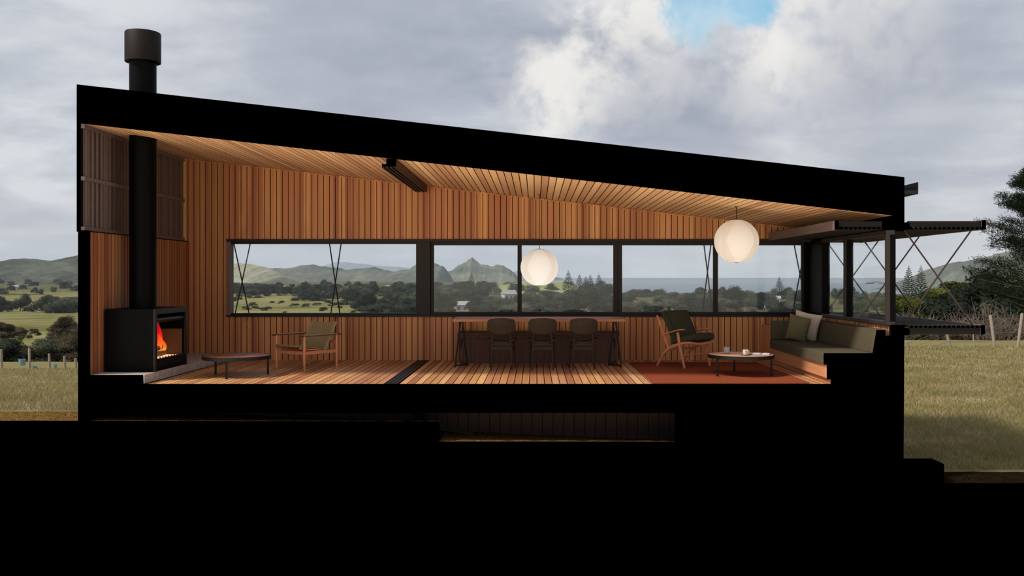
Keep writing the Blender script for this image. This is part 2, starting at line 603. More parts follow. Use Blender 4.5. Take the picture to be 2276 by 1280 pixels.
# roof: a solid cut along the section
roof = MB()
roof.prism_y([fp(172, 188), fp(2009, 394), fp(2009, 514), fp(1990, 514), fp(1990, 480), (fp(1990, 0)[0], zc_at(4.70)), fp(184, 275.0), fp(179, 275.5), fp(179, 300), fp(172, 300)], LIP, 0.0)
roof.prism_y([fp(172, 188), fp(2009, 394), (4.818, zc_at(4.818) + 0.03), (-5.985, zc_at(-5.985) + 0.03)], 0.0, 3.75)
tag(roof.build('roof', BLACK), kind='structure')

# ceiling boards, running front to back
cl = MB()
x = -5.918
i = 0
while x < 4.69:
    x1 = min(x + 0.1, 4.69)
    g = 0.006
    cl.hexa([(x + g, 0.0, zc_at(x + g)), (x1 - g, 0.0, zc_at(x1 - g)), (x1 - g, YB + .02, zc_at(x1 - g)), (x + g, YB + .02, zc_at(x + g)),
             (x + g, 0.0, zc_at(x + g) + .014), (x1 - g, 0.0, zc_at(x1 - g) + .014), (x1 - g, YB + .02, zc_at(x1 - g) + .014), (x + g, YB + .02, zc_at(x + g) + .014)], [0, 0, 0, 1, 0, 1])
    x = x1
cl.hexa([(-5.985, 0, zc_at(-5.985) + .014), (4.7, 0, zc_at(4.7) + .014), (4.7, YB + .02, zc_at(4.7) + .014), (-5.985, YB + .02, zc_at(-5.985) + .014),
         (-5.985, 0, zc_at(-5.985) + .026), (4.7, 0, zc_at(4.7) + .026), (4.7, YB + .02, zc_at(4.7) + .026), (-5.985, YB + .02, zc_at(-5.985) + .026)], 1)
tag(cl.build('ceiling', [CEIL, DARKGAP]), kind='structure')

# left wall: thin upper skin, thick lower wall lined with boards
wl = MB()
wl.prism_y([fp(172, 290), fp(179, 290), fp(179, 512), fp(200, 512), fp(200, 940), fp(175, 940), fp(175, 515), fp(172, 515)], LIP, 0.0)
wl.box(-5.985, -5.955, 0.0, 3.75, 2.0, zc_at(-5.97))
wl.box(-5.97, -5.845, 0.0, 3.75, -0.49, 2.0)
y = 0.0
while y < YB - 0.01:
    y1 = min(y + 0.1, YB)
    wl.box(-5.838, XW, y + 0.0055, y1 - 0.0055, 0.10, 1.985, [1, 1, 2, 2, 1, 1])
    y = y1
wl.box(-5.8449, -5.838, 0.0, YB, 0.0, 1.985, 2)
wl.box(-5.955, -5.845, 0.0, YB, 1.986, 2.002, 3)
tag(wl.build('wall_left', [BLACK, CEDAR_Y, DARKGAP, GREYWOOD]), kind='structure')

# back wall: board lining around the long ribbon window
WX0, WX1, WZ0, WZ1 = -5.186, 4.80, 0.732, 2.034
wb = MB()
P = 0.0992
x = -5.844 - 2 * P
while x < 4.62:
    a, b = max(x + 0.0056, -5.95), min(x + P - 0.0056, 4.80)
    if b > a:
        segs = [(0.0, None)] if b <= WX0 + 0.01 else [(0.0, WZ0), (WZ1, None)]
        if a < WX0 < b:
            segs = [(0.0, WZ0), (WZ1, None)]
            wb.box(a, WX0, YB, YB + .018, WZ0, WZ1)
        for z0, z1 in segs:
            za = zc_at(a) - .002 if z1 is None else z1
            zb = zc_at(b) - .002 if z1 is None else z1
            wb.hexa([(a, YB, z0), (b, YB, z0), (b, YB + .018, z0), (a, YB + .018, z0), (a, YB, za), (b, YB, zb), (b, YB + .018, zb), (a, YB + .018, za)], [0, 0, 0, 1, 0, 1])
    x += P
for x0, x1, z0, z1 in ((-5.95, WX0, -0.05, None), (WX0, 4.80, -0.05, WZ0), (WX0, 4.80, WZ1, None)):
    za = zc_at(x0) + .02 if z1 is None else z1
    zb = zc_at(x1) + .02 if z1 is None else z1
    wb.hexa([(x0, YB + .018, z0), (x1, YB + .018, z0), (x1, YB + .17, z0), (x0, YB + .17, z0), (x0, YB + .018, za), (x1, YB + .018, zb), (x1, YB + .17, zb), (x0, YB + .17, za)], 1)
# small bead along the ceiling
wb.hexa([(-5.95, YB - .012, zc_at(-5.95) - .022), (4.6, YB - .012, zc_at(4.6) - .022), (4.6, YB, zc_at(4.6) - .022), (-5.95, YB, zc_at(-5.95) - .022),
         (-5.95, YB - .012, zc_at(-5.95) - .004), (4.6, YB - .012, zc_at(4.6) - .004), (4.6, YB, zc_at(4.6) - .004), (-5.95, YB, zc_at(-5.95) - .004)])
tag(wb.build('wall_back', [CEDAR_X, DARKGAP]), kind='structure')

# floor: cut slab with boards on top
fl = MB()
fl.prism_y([fp(200, 833), fp(318, 833), fp(319, 853), fp(1846, 853), fp(1846, 917), fp(200, 917)], LIP, 0.0)
fl.box(-5.84, 4.7, 0.0, YB + .17, -0.377, -0.026)
fl.box(-5.84, 4.62, 0.0, YB + .018, -0.026, -0.012, 2)
x = -5.08
while x < 3.86:
    if not (-2.06 < x < -1.86):
        fl.box(x + .0052, x + .1 - .0052, 0.0, YB, -0.014, 0.0, [1, 1, 1, 1, 2, 2])
    x += 0.1
tag(fl.build('floor', [BLACK, FLOORM, DARKGAP]), kind='structure')

# right wall: solid cut below the window, lined with narrow boards, seat recess left open
wr = MB()
wr.prism_y([fp(1846, 853), fp(1846, 843), fp(1837.5, 843), fp(1837.5, 811), fp(1830.5, 810), fp(1830.5, 784.8), fp(1939, 784.8), fp(1948, 733), fp(1967, 733), fp(1967, 747),
            fp(1980, 747), fp(1980, 722), fp(2009, 722), fp(2007, 1040), fp(1500, 1040), fp(1500, 917), fp(1846, 917)], LIP, 0.0)  # added black face under the slab stands for the dark of the crawl space
wr.box(4.645, 4.80, 0.0, YB + .17, -0.5, 0.755)
y = 0.0
while y < YB - .01:
    wr.box(4.625, 4.640, y + .006, min(y + .062, YB) - .006, 0.0, 0.752, [1, 1, 2, 2, 1, 1])
    y += 0.062
wr.box(4.640, 4.645, 0.0, YB, 0.0, 0.752, 2)
wr.box(4.66, 4.80, 0.0, YB + .17, 2.02, zc_at(4.8) + .02)
wr.box(3.86, 4.80, 0.02, 3.6, -2.0, -0.377)
tag(wr.build('wall_right', [BLACK, CEDAR_S, DARKGAP]), kind='structure')

# black cut ground below the house, stepping down to the right
gd = MB()
gpoly = [fp(-900, 935), fp(976, 936), fp(976, 981), fp(1528, 981), fp(1528, 1028), fp(2097, 1030), fp(2097, 1073.5), fp(3300, 1078), fp(3300, 2300), fp(-900, 2300)]
gd.prism_y(gpoly, LIP, 0.0)
gd.prism_y([(a, b - 0.02) for a, b in gpoly[:8]] + [fp(3300, 2300), fp(-900, 2300)], 0.0, 0.04)
gd.box(-16, -5.97, 0.04, 0.9, -6, -.50)
gd.box(5.34, 14, 0.04, 0.8, -6, -1.33)
gd.box(3.9, fp(2097, 0)[0], 0.0, 0.35, -1.3, fp(0, 1030)[1] - .003)
tag(gd.build('ground', BLACK), kind='structure')

# turf on the cut ground: outside left and right, and in the crawl space
tf = MB()


def turf(x0, x1, za0, za1, zb0, zb1, y1, nx=60, ny=14):
    vv, ff = [], []
    for j in range(ny + 1):
        for i_ in range(nx + 1):
            u, v = i_ / nx, j / ny
            z = (za0 * (1 - u) + za1 * u) * (1 - v) + (zb0 * (1 - u) + zb1 * u) * v
            xx, yy = x0 + (x1 - x0) * u, y1 * v
            z += 0.012 * mnoise.noise((xx * 9, yy * 9, 1.3)) * (0 if v == 0 else 1)
            vv.append((xx, yy, z))
    for j in range(ny):
        for i_ in range(nx):
            a = j * (nx + 1) + i_
            ff.append((a, a + 1, a + nx + 2, a + nx + 1))
    tf.add(vv, ff)


turf(-16, -5.975, -.482, -.482, -.482, -.482, 0.85)
turf(-5.95, -1.26, -.486, -.488, -.50, -.66, 1.02)
turf(-1.26, 1.99, -.753, -.753, -.78, -.93, 1.02)
turf(1.99, 3.9, -1.03, -1.03, -1.02, -1.06, 1.02)
tag(tf.build('turf_strip', SOIL, smooth=True), kind='structure')
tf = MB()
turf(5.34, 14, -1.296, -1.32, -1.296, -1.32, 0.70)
tag(tf.build('turf_strip', mat_soil('shaded_soil', lin(12, 9, 6), lin(26, 19, 12), lin(44, 33, 20)), smooth=True), kind='structure')  # shade of the right strip is put into its near-black soil colours

# skirting boards closing the crawl space, and its posts
sk = MB()
x = -5.9
while x < 3.86:
    sk.box(x + .004, x + .146, 1.02, 1.04, -1.1, -0.375)
    x += 0.15
sk.box(-5.9, 3.9, 1.04, 1.06, -1.1, -0.375, 1)
tag(sk.build('crawlspace_skirting', [mat_plain('dark_skirting_boards', lin(66, 53, 49), .8, .05), DARKGAP]), kind='structure')  # dark brown boards with slight tonal variation
for x0, x1, yy, zb in ((-4.42, -4.30, 0.55, -.6), (-1.68, -1.53, 0.55, -.75)):
    tag(MB().box(x0, x1, yy, yy + .12, zb, -0.377).build('foundation_post', MATTE), kind='structure')

# hearth: a raised stone platform
h = empty('hearth', (-5.47, 1.7, 0.0), 'raised grey terrazzo stone hearth platform in the left corner under the black stove', 'hearth')
MB().box(-5.822 + 5.47, -5.11 + 5.47, 0.0 - 1.7, YB - 1.7, 0.0, 0.117).build('slab', STONE, h, bevel=0.003)

# ------------------------------------------------------------------ windows of the back wall
tr = MB()
tr.box(WX0, 4.62, YB - .035, YB + .17, WZ1 - .045, WZ1)
tr.box(WX0, 4.62, YB - .035, YB + .17, WZ0, WZ0 + .028)
tag(tr.build('trim_1', FRAME, bevel=.002), kind='structure')
tag(MB().box(WX0, WX0 + .055, YB - .02, YB + .17, WZ0 + .028, WZ1 - .045).build('trim_2', GREYWOOD, bevel=.002), kind='structure')


def window(name, x0, x1, sl, sr, zt=0.055, zb=0.050, y0=3.475, y1=3.52):
    o = MB()
    o.box(x0, x1, y0, y1, WZ1 - .045 - zt, WZ1 - .045)
    o.box(x0, x1, y0, y1, WZ0 + .028, WZ0 + .028 + zb)
    o.box(x0, x0 + sl, y0, y1, WZ0 + .028 + zb, WZ1 - .045 - zt)
    o.box(x1 - sr, x1, y0, y1, WZ0 + .028 + zb, WZ1 - .045 - zt)
    f = o.build(name, FRAME, bevel=.003)
    tag(f, kind='structure')
    g = MB().box(x0 + sl, x1 - sr, (y0 + y1) / 2 - .003, (y0 + y1) / 2 + .003, WZ0 + .028 + zb, WZ1 - .045 - zt).build('glass', GLASS, f)
    return f


# the open bay at the left (slim head and sill only), then four glazed sashes
ob = MB()
ob.box(WX0 + .055, -2.0, 3.48, 3.53, WZ1 - .08, WZ1 - .045)
ob.box(WX0 + .055, -2.0, 3.48, 3.53, WZ0 + .028, WZ0 + .058)
tag(ob.build('window_1', STEEL), kind='structure')
tag(MB().box(-2.005, -1.765, YB - .03, YB + .17, WZ0 + .028, WZ1 - .045).build('trim_3', FRAME, bevel=.004), kind='structure')
window('window_2', -1.763, -0.266, .052, .036)
window('window_3', -0.266, 1.385, .036, .070)
window('window_4', 1.387, 3.035, .075, .036)
window('window_5', 3.035, 4.53, .044, .044)

# corner post and the glazing of the right wall
cpst = MB()
cpst.box(4.53, 4.80, YB - .03, YB + .17, WZ0 + .028, 2.02)
cpst.box(4.59, 4.72, 2.70, YB - .03, 0.81, 1.95)
tag(cpst.build('trim_4', MATTE, bevel=.004), kind='structure')


def side_window(name, y0, y1, st=.05):
    o = MB()
    o.box(4.588, 4.70, y0, y1, 0.762, 0.812)
    o.box(4.588, 4.70, y0, y1, 1.95, 2.01)
    o.box(4.588, 4.588 + st, y0, y0 + .055, 0.812, 1.95)
    f = o.build(name, SIDEFR, bevel=.003)
    tag(f, kind='structure')
    o2 = MB().box(4.588 + st, 4.712, y0 + .003, y0 + .14, 0.812, 1.95).build('mullion', MATTE, f)
    MB().box(4.645, 4.651, y0 + .14, y1, 0.812, 1.95).build('glass', GLASS, f)
    return f


side_window('window_6', 0.0, 1.60)
side_window('window_7', 1.60, 2.70, .022)

# ------------------------------------------------------------------ horizontal slatted shutters and their cross braces
def shutter(name, label, cat, x0, x1, y0, y1, z0, z1, along, edges, slat_z, group=None, end_mat=None, caps=True):
    root = empty(name, ((x0 + x1) / 2, (y0 + y1) / 2, z0), label, cat, group)
    ox, oy, oz = (x0 + x1) / 2, (y0 + y1) / 2, z0
    e = .05
    fm = MB()
    if 'l' in edges:
        fm.box(x0, x0 + e, y0, y1, z0, z1)
    if 'r' in edges:
        fm.box(x1 - e, x1, y0, y1, z0, z1)
    if 'b' in edges:
        fm.box(x0, x1, y1 - e, y1, z0, z1)
    if 'f' in edges:
        MB().box(x0 + e, x1 - e, y0 + .012, y0 + .05, (z0 + slat_z[1]) if slat_z[0] < .02 else z0, z1 - .012 if slat_z[0] < .02 else z0 + slat_z[0]).xf(Matrix.Translation((-ox, -oy, -oz))).build('fascia', FASCIA, root)
    fm.xf(Matrix.Translation((-ox, -oy, -oz))).build('frame', GREYWOOD, root, bevel=.002)
    if caps:
        cp_ = MB()
        if 'l' in edges:
            cp_.box(x0, x0 + e, y0 - .015, y0 - .0005, z0, z1)
        if 'r' in edges:
            cp_.box(x1 - e, x1, y0 - .015, y0 - .0005, z0, z1)
        cp_.xf(Matrix.Translation((-ox, -oy, -oz))).build('end_cap', BLACK, root)
    sl = MB()
    zz0, zz1 = z0 + slat_z[0], z0 + slat_z[1]
    if along == 'y':
        t_ = x0 + e + .010
        while t_ + .048 < x1 - .002:
            sl.tube([(t_ + .024, y0 - .008, (zz0 + zz1) / 2), (t_ + .024, y1 - .01, (zz0 + zz1) / 2)], [.0235, .0235], 8, 0, .72)
            sl.tube([(t_ + .024, y0 - .0105, (zz0 + zz1) / 2), (t_ + .024, y0 - .0082, (zz0 + zz1) / 2)], .0237, 8, 1, .72)
            t_ += .0612
    else:
        t_ = y0 + .02
        while t_ + .048 < y1 - e:
            sl.box(x0 + .01, x1 - .01, t_, t_ + .048, zz0, zz1)
            t_ += .0612
    sl.xf(Matrix.Translation((-ox, -oy, -oz))).build('slats', [SHUT_D, BLACK], root)
    return root


shutter('shutter_panel', 'horizontal slatted shutter swung up inside the room below the ceiling at right', 'shutter', 3.91, 4.586, 0.0, YB - .04, 2.015, 2.135, 'y', 'lf', (0.0, .034))
shutter('shutter_panel', 'upper slatted shutter projecting outside the right wall like an awning', 'shutter', 4.83, 5.885, 0.0, 4.55, 2.015, 2.140, 'y', 'rf', (0.0, .034))
shutter('shutter_panel', 'lower slatted shutter projecting outside the right wall below the window like a shelf', 'shutter', 4.83, 5.870, 0.0, 4.55, 0.645, 0.770, 'y', 'rf', (.085, .120))
shutter('shutter_panel', 'upper slatted shutter projecting outside along the back windows', 'shutter', -5.25, 4.75, 3.63, 4.55, 2.0, 2.11, 'x', 'lb', (0.0, .034), caps=False)
shutter('shutter_panel', 'lower slatted shutter projecting outside along the back window sill', 'shutter', -5.25, 4.75, 3.63, 4.55, 0.640, 0.755, 'x', 'lb', (.080, .114), caps=False)
# dark hinge tubes at the right wall
for zz, lb in ((2.08, 'round black hinge tube at the inner edge of the upper outside shutter'), (0.70, 'round black hinge tube at the inner edge of the lower outside shutter')):
    hb = MB().tube([(4.852, -.02, zz), (4.852, 3.6, zz)], .033, 14).add([], [])
    hb.box(4.82, 4.885, -.02, 3.6, zz - .062, zz)
    o = hb.build('hinge_tube', BLACK, smooth=True)
    tag(o, lb, 'hinge')

BR = .011


def brace(pa, pb, pc, pd, label, group):
    c = (Vector(pa) + Vector(pb)) / 2
    root = empty('cross_brace', c, label, 'brace', group)
    for a, b in ((pa, pb), (pc, pd)):
        MB().tube([Vector(a) - c, Vector(b) - c], BR, 8).build('rod', RODM, root, smooth=True)
    return root


for yy, lb in ((0.16, 'pair of crossed dark steel rods nearest the cut face, between the outside right shutters'),
               (1.80, 'middle pair of crossed dark steel rods between the outside right shutters'),
               (3.45, 'furthest pair of crossed dark steel rods between the outside right shutters, beside the corner post')):
    brace((4.885, yy, 2.02), (5.79, yy, 0.765), (4.885, yy + .026, 0.765), (5.79, yy + .026, 2.02), lb, 'cross braces of the right shutters')
bx = [(-5.15, 'crossed dark steel rods outside the open window bay, next to its left jamb'), (-3.517, 'crossed dark steel rods standing midway in the open window bay'),
      (1.385, 'crossed dark steel rods seen almost edge on behind the mullion right of the table'),
      (3.00, 'crossed dark steel rods outside the window between the lounge chair and the right pendant lamp'), (4.62, 'crossed dark steel rods outside the window next to the corner post')]
for xx, lb in bx:
    brace((xx, 3.65, 2.01), (xx, 4.50, 0.755), (xx + .026, 3.65, 0.755), (xx + .026, 4.50, 2.01), lb, 'cross braces of the back shutters')

# gutter bracket at the eave on the right
gt = empty('gutter', (4.82, 0, 2.48), 'small open ended metal gutter channel on the right eave of the roof', 'gutter')
g_ = MB()
g_.prism_y([(.0, .0), (.182, .0), (.182, .155), (.170, .155), (.170, .05), (.0, .05)], -.01, 3.7)
g_.build('channel', [STEEL], gt)

# ------------------------------------------------------------------ sliding door tracks
stk = empty('ceiling_track', (-1.9, 1.7, 2.82), 'dark triple grooved sliding door head track fixed below the ceiling', 'track')
o = MB()
zt0 = 2.82
o.box(-2.003 + 1.9, -1.818 + 1.9, -1.715, 1.7, .018, .052)
for k in range(4):
    xa = -2.003 + .0535 * k
    o.box(xa + 1.9, xa + .022 + 1.9, -1.715, 1.7, 0.0, .018)
o.build('channel', STEEL, stk)
o = MB()
o.hexa([(-.047, -1.70, .052), (.082, -1.70, .052), (.082, 1.7, .052), (-.047, 1.7, .052),
        (-.047, -1.70, zc_at(-1.947) - zt0 - .001), (.082, -1.70, zc_at(-1.818) - zt0 - .001), (.082, 1.7, zc_at(-1.818) - zt0 - .001), (-.047, 1.7, zc_at(-1.947) - zt0 - .001)])
o.build('boxing', DARKWOOD, stk)
MB().box(-.105, .084, -1.718, -1.7151, 0.018, .052).box(-.0475, .0825, -1.718, -1.7001, .052, zc_at(-1.83) - zt0).build('end_cap', BLACK, stk)
ftk = MB()
ftk.box(-1.985, -1.80, 0.0, YB, -.012, -.004)
for k in range(4):
    ftk.box(-1.985 + .0545 * k, -1.985 + .0545 * k + .021, 0.0, YB, -.004, .002)
tag(ftk.build('floor_track', STEEL), 'black grooved sliding door track set into the timber floor', 'track')

# ------------------------------------------------------------------ louvred screen above the low left wall
ls = empty('louvre_screen', (-5.94, 1.72, 2.0), 'grey brown timber batten screen standing on the left wall ledge behind the flue', 'screen')


def zrel(z):
    return z - 2.0


xs = .0
ztop = zc_at(-5.94) - .005
zm = 1.388 + (617 - 397) / 170.0
MB().box(-.012, -.004, -1.72, 1.72, 0.02, ztop - 2.0).build('backing', DARKGAP, ls)
for z0, z1 in ((0.006, 0.055), (zm - 2.0 - .022, zm - 2.0 + .030), (ztop - 2.0 - .055, ztop - 2.0)):
    MB().box(-.004, .045, -1.72, 1.715, z0, z1).build('rail', GREYWOOD, ls, bevel=.002)
for z0, z1 in ((.055, zm - 2.022), (zm - 1.970, ztop - 2.055)):
    b = MB()
    y = -1.71
    while y < 1.70:
        b.box(-.0035, .026, y, y + .024, z0, z1, [0, 0, 1, 1, 0, 0])
        y += .038
    b.build('battens', [SHUTTER, DARKGAP], ls)

# =================================================================== STOVE AND FLUE
SX0, SX1, SY0, SY1, SZ0, SZ1 = -5.79, -5.11, 0.34, 1.46, 0.117, 0.965
st = empty('wood_stove', (SX0, SY0, SZ0), 'black box wood stove with an open lit fire facing right on the hearth', 'stove')
T = Matrix.Translation((-SX0, -SY0, -SZ0))
o = MB()
o.box(SX0, SX1 - .03, SY0, SY0 + .05, SZ0, SZ1)
o.box(SX0, SX1 - .03, SY1 - .05, SY1, SZ0, SZ1)
o.box(SX0, SX0 + .05, SY0 + .05, SY1 - .05, SZ0, SZ1)
o.box(SX0 + .05, SX1 - .03, SY0 + .05, SY1 - .05, SZ1 - .04, SZ1)
o.box(SX0 + .05, SX1 - .03, SY0 + .05, SY1 - .05, SZ0, SZ0 + .14)
o.xf(T).build('body', MATTE, st)
o = MB()
o.box(SX1 - .03, SX1, SY0, SY0 + .065, SZ0, SZ1)
o.box(SX1 - .03, SX1, SY1 - .045, SY1, SZ0, SZ1)
o.box(SX1 - .03, SX1, SY0 + .065, SY1 - .045, SZ1 - .075, SZ1)
o.xf(T).build('front_frame', STEEL, st, bevel=.003)
# deflector hood with rounded nose
o = MB()
o.tube([(SX1 - .055, SY0 + .07, SZ1 - .155), (SX1 - .055, SY1 - .05, SZ1 - .155)], .036, 16)
o.box(SX1 - .20, SX1 - .055, SY0 + .07, SY1 - .05, SZ1 - .185, SZ1 - .12)
o.xf(T).build('hood', STEEL, st, smooth=True)
# ash box front and fire grate bars
o = MB()
o.box(SX1 - .06, SX1 - .035, SY0 + .066, SY1 - .046, SZ0 + .0, SZ0 + .115)
o.xf(T).build('ash_drawer', MATTE, st, bevel=.003)
o = MB()
o.tube([(SX1 - .02, SY0 + .08, SZ0 + .165), (SX1 - .02, SY1 - .06, SZ0 + .165)], .006, 8)
o.tube([(SX1 - .02, SY0 + .08, SZ0 + .085), (SX1 - .02, SY1 - .06, SZ0 + .085)], .005, 8)
y = SY0 + .10
k = 0
while y < SY1 - .06:
    o.box(SX1 - .026, SX1 - .014, y, y + .008, SZ0 + .04, SZ0 + .165 + (.02 if k % 3 == 0 else 0))
    y += .033
    k += 1
o.xf(T).build('grate', STEEL, st)
EMBER = mat_emit('glowing_embers', (1.0, 0.55, 0.28, 1), 1.3)
LOGM = mat_plain('charred_log_bark', lin(120, 84, 62), 0.9, 0.1, 0, 0.5, 40)
BRICKM = mat_plain('firebrick_lining', lin(84, 62, 44), 0.9, 0.05, 0, 0.25, 30)
o = MB()
o.box(SX0 + .08, SX1 - .09, SY0 + .09, SY1 - .10, SZ0 + .14, SZ0 + .155)
o.xf(T).build('ember_bed', EMBER, st)
o = MB()
o.box(SX0 + .06, SX1 - .05, SY1 - .072, SY1 - .052, SZ0 + .14, SZ1 - .32)
o.box(SX0 + .05, SX0 + .075, SY0 + .06, SY1 - .075, SZ0 + .14, SZ1 - .32)
o.xf(T).build('firebrick_lining', BRICKM, st)
for (ya, yb, xa, xb, zz) in ((.78, 1.12, -5.35, -5.30, .315), (.66, .98, -5.48, -5.40, .320), (.62, 1.05, -5.42, -5.36, .385)):
    pts = [(xa + (xb - xa) * t_, ya + (yb - ya) * t_, zz + .006 * math.sin(t_ * 9)) for t_ in (0, .3, .6, 1)]
    MB().tube(pts, [.036, .042, .040, .034], 10).xf(T).build('log', LOGM, st, smooth=True)


def flame_mat():
    m, t, o = new_mat('flame')
    co = t.n('ShaderNodeTexCoord').outputs['Object']
    s = t.n('ShaderNodeSeparateXYZ', None, Vector=co)
    nz = t.noise(t.vmath('MULTIPLY', co, (1, 1, .5)), 22.0, 4.0)
    f = t.math('ADD', t.math('DIVIDE', t.math('SUBTRACT', s.outputs[2], .18), .34), t.math('MULTIPLY', t.math('SUBTRACT', nz, .5), .9))
    c = t.ramp(f, [(0.0, (1.0, .36, .05, 1)), (.35, (1.0, .14, .015, 1)), (.75, (.85, .02, .01, 1)), (1.0, (.5, .005, .01, 1))])
    e = t.n('ShaderNodeEmission', None, Color=c, Strength=1.15)
    t.t.links.new(e.outputs[0], o.inputs[0])
    return m


FLM = flame_mat()
for (fx, fy, hh, rr) in ((-5.435, 1.22, .50, .060), (-5.40, 1.17, .36, .050), (-5.475, 1.08, .30, .05), (-5.37, 1.25, .22, .034)):
    pts, rad = [], []
    for k in range(8):
        t_ = k / 7
        pts.append((fx + .016 * math.sin(t_ * 6 + fy * 9), fy + .018 * math.sin(t_ * 5 + fx * 7), .30 + hh * t_))
        rad.append(max(.004, rr * (1.0 - t_ ** 1.6) * (.75 + .5 * t_)))
    MB().tube(pts, rad, 10).xf(T).build('flame', FLM, st, smooth=True)
pl = bpy.data.lights.new('fire_light', 'POINT')
pl.energy = 0.8
pl.color = (1.0, 0.42, 0.14)
pl.shadow_soft_size = 0.06
po = bpy.data.objects.new('fire_light', pl)
po.location = (-5.36, 1.05, 0.50)
COL.objects.link(po)

fu = empty('stove_flue', (-5.495, 0.85, SZ1), 'tall round black steel flue rising from the stove through the roof', 'flue')
FR = .178
MB().lathe([(FR, 0.0), (FR, zc_at(-5.4) + .55 - SZ1), (FR, 4.45 - SZ1)], n=48).build('pipe', MATTE, fu, smooth=True)
CAPM = mat_plain('weathered_brown_cowl', lin(20, 15, 11), 0.6, 0.15, 0.0, 0.25, 12)
MB().lathe([(FR + .004, 4.42 - SZ1), (.236, 4.40 - SZ1), (.238, 4.42 - SZ1), (.238, 4.80 - SZ1), (.230, 4.815 - SZ1), (0.0, 4.82 - SZ1)], n=48).build('cowl', CAPM, fu, smooth=True)

# =================================================================== FURNITURE
def round_table(x, y, label, legs, topm, ht, slat):
    t = empty('coffee_table', (x, y, 0 if slat else .013), label, 'coffee table', 'round coffee tables')
    R = .468
    MB().lathe([(R - .012, ht - .052), (R, ht - .050), (R, ht - .003), (R - .004, ht), (R - .012, ht), (R - .014, ht - .010), (R - .014, ht - .045)], n=64, closed=True).build('rim', STEEL, t, smooth=True)
    tp = MB()
    if slat:
        k = -5
        xx = -R + .016
        while xx < R - .02:
            a, b = xx + .003, min(xx + .085 - .003, R - .018)
            pts = []
            n = 8
            lo = [(a + (b - a) * q / n, -math.sqrt(max(0, (R - .016) ** 2 - (a + (b - a) * q / n) ** 2))) for q in range(n + 1)]
            ring = lo + [(p, -q) for p, q in reversed(lo)]
            m_ = len(ring)
            tp.add([(p, q, ht - .022) for p, q in ring] + [(p, q, ht - .002) for p, q in ring],
                   [tuple(range(m_ - 1, -1, -1)), tuple(range(m_, 2 * m_))] + [(i_, (i_ + 1) % m_, (i_ + 1) % m_ + m_, i_ + m_) for i_ in range(m_)])
            xx += .085
        tp.xf(Matrix.Rotation(math.radians(-22), 4, 'Z'))
        MB().lathe([(R - .015, ht - .040), (R - .015, ht - .024), (0, ht - .024)], n=48).build('under_board', STEEL, t)
    else:
        tp.lathe([(0, ht - .03), (R - .015, ht - .03), (R - .015, ht - .003), (0, ht - .003)], n=64)
    tp.build('tabletop', topm, t)
    for a in legs:
        lx, ly = .435 * math.cos(a), .435 * math.sin(a)
        lg = MB().tube([(lx, ly, 0.012), (lx, ly, ht - .046)], .0145, 12)
        lg.tube([(lx, ly, 0.0), (lx, ly, .012)], .019, 12)
        lg.build('leg', STEEL, t, smooth=True)
    return t


R_ = math.radians
round_table(-4.225, 0.99, 'low round coffee table with a dark slatted top beside the hearth', (R_(-90), R_(30), R_(150)), SLATTOP, .292, True)
TBZ = .292
round_table(2.918, 1.03, 'low round coffee table with a pale oak top on the terracotta rug', (R_(90), R_(-30), R_(-150)), OAK, TBZ, False)

# rug
rg = MB()
rx0, rx1, ry1 = 1.535, 3.585, 2.98
nx, ny = 80, 110
vv, ff = [], []
for j in range(ny + 1):
    for i_ in range(nx + 1):
        xx, yy = rx0 + (rx1 - rx0) * i_ / nx, .0 + ry1 * j / ny
        vv.append((xx, yy, .011 + .003 * mnoise.noise((xx * 60, yy * 60, 0))))
for j in range(ny):
    for i_ in range(nx):
        a = j * (nx + 1) + i_
        ff.append((a, a + 1, a + nx + 2, a + nx + 1))
rg.add(vv, ff)
rg.box(rx0, rx1, 0, ry1, .001, .008)
tag(rg.build('rug', RUGM), 'large terracotta red rug on the floor under the lounge chair', 'rug')

# ---- things on the oak coffee table
PORC = mat_plain('white_glazed_porcelain', lin(212, 204, 200), 0.3, 0.45, 0, 0.05)
GREYC = mat_plain('grey_ribbed_ceramic', lin(164, 156, 154), 0.5, 0.3, 0, 0.1)
PAPER = mat_plain('white_paper', lin(232, 232, 236), 0.8, 0.1, 0, 0.03)
LEATHER = mat_plain('black_leather_cover', lin(26, 24, 26), 0.5, 0.3)
INK = mat_plain('black_ink_mark', lin(22, 20, 22), 0.6, 0.2)
TZ = TBZ - .003 + .013
pc = at(1617, 785.5, 1.17)
cx_, cy_ = pc.x, 1.22
tag(MB().lathe([(0, 0), (.055, 0), (.085, .010), (.084, .013), (.05, .005), (0, .005)], (0, 0, 0), 40).xf(Matrix.Translation((cx_, cy_, TZ))).build('saucer', PORC, smooth=True),
    'white saucer under the grey ribbed tumbler on the oak coffee table', 'saucer')
o = MB()
prof = [(0, 0), (.040, 0)]
for k in range(10):
    prof += [(.043 + .0012 * (k % 2), .006 + k * .0075)]
prof += [(.044, .082), (.040, .082), (.039, .012), (0, .012)]
o.lathe(prof, (0, 0, 0), 36)
tag(o.xf(Matrix.Translation((cx_, cy_, TZ + .006))).build('tumbler', GREYC, smooth=True), 'grey ribbed ceramic tumbler on a saucer on the oak coffee table', 'tumbler')
mx, my = (1657 - VPX) / sc(.84), .84
tag(MB().lathe([(0, 0), (.062, 0), (.064, .004), (.062, .008), (0, .008)], n=36).xf(Matrix.Translation((mx, my, TZ))).build('coaster', LEATHER, smooth=True),
    'round black coaster under the white mug on the oak coffee table', 'coaster')
mg = empty('mug', (mx, my, TZ + .008), 'white mug with a small black mark on a coaster on the oak coffee table', 'mug', rz=R_(25))
MB().lathe([(0, 0), (.034, 0), (.038, .006), (.040, .070), (.0375, .0705), (.035, .008), (0, .008)], n=36).build('body', PORC, mg, smooth=True)
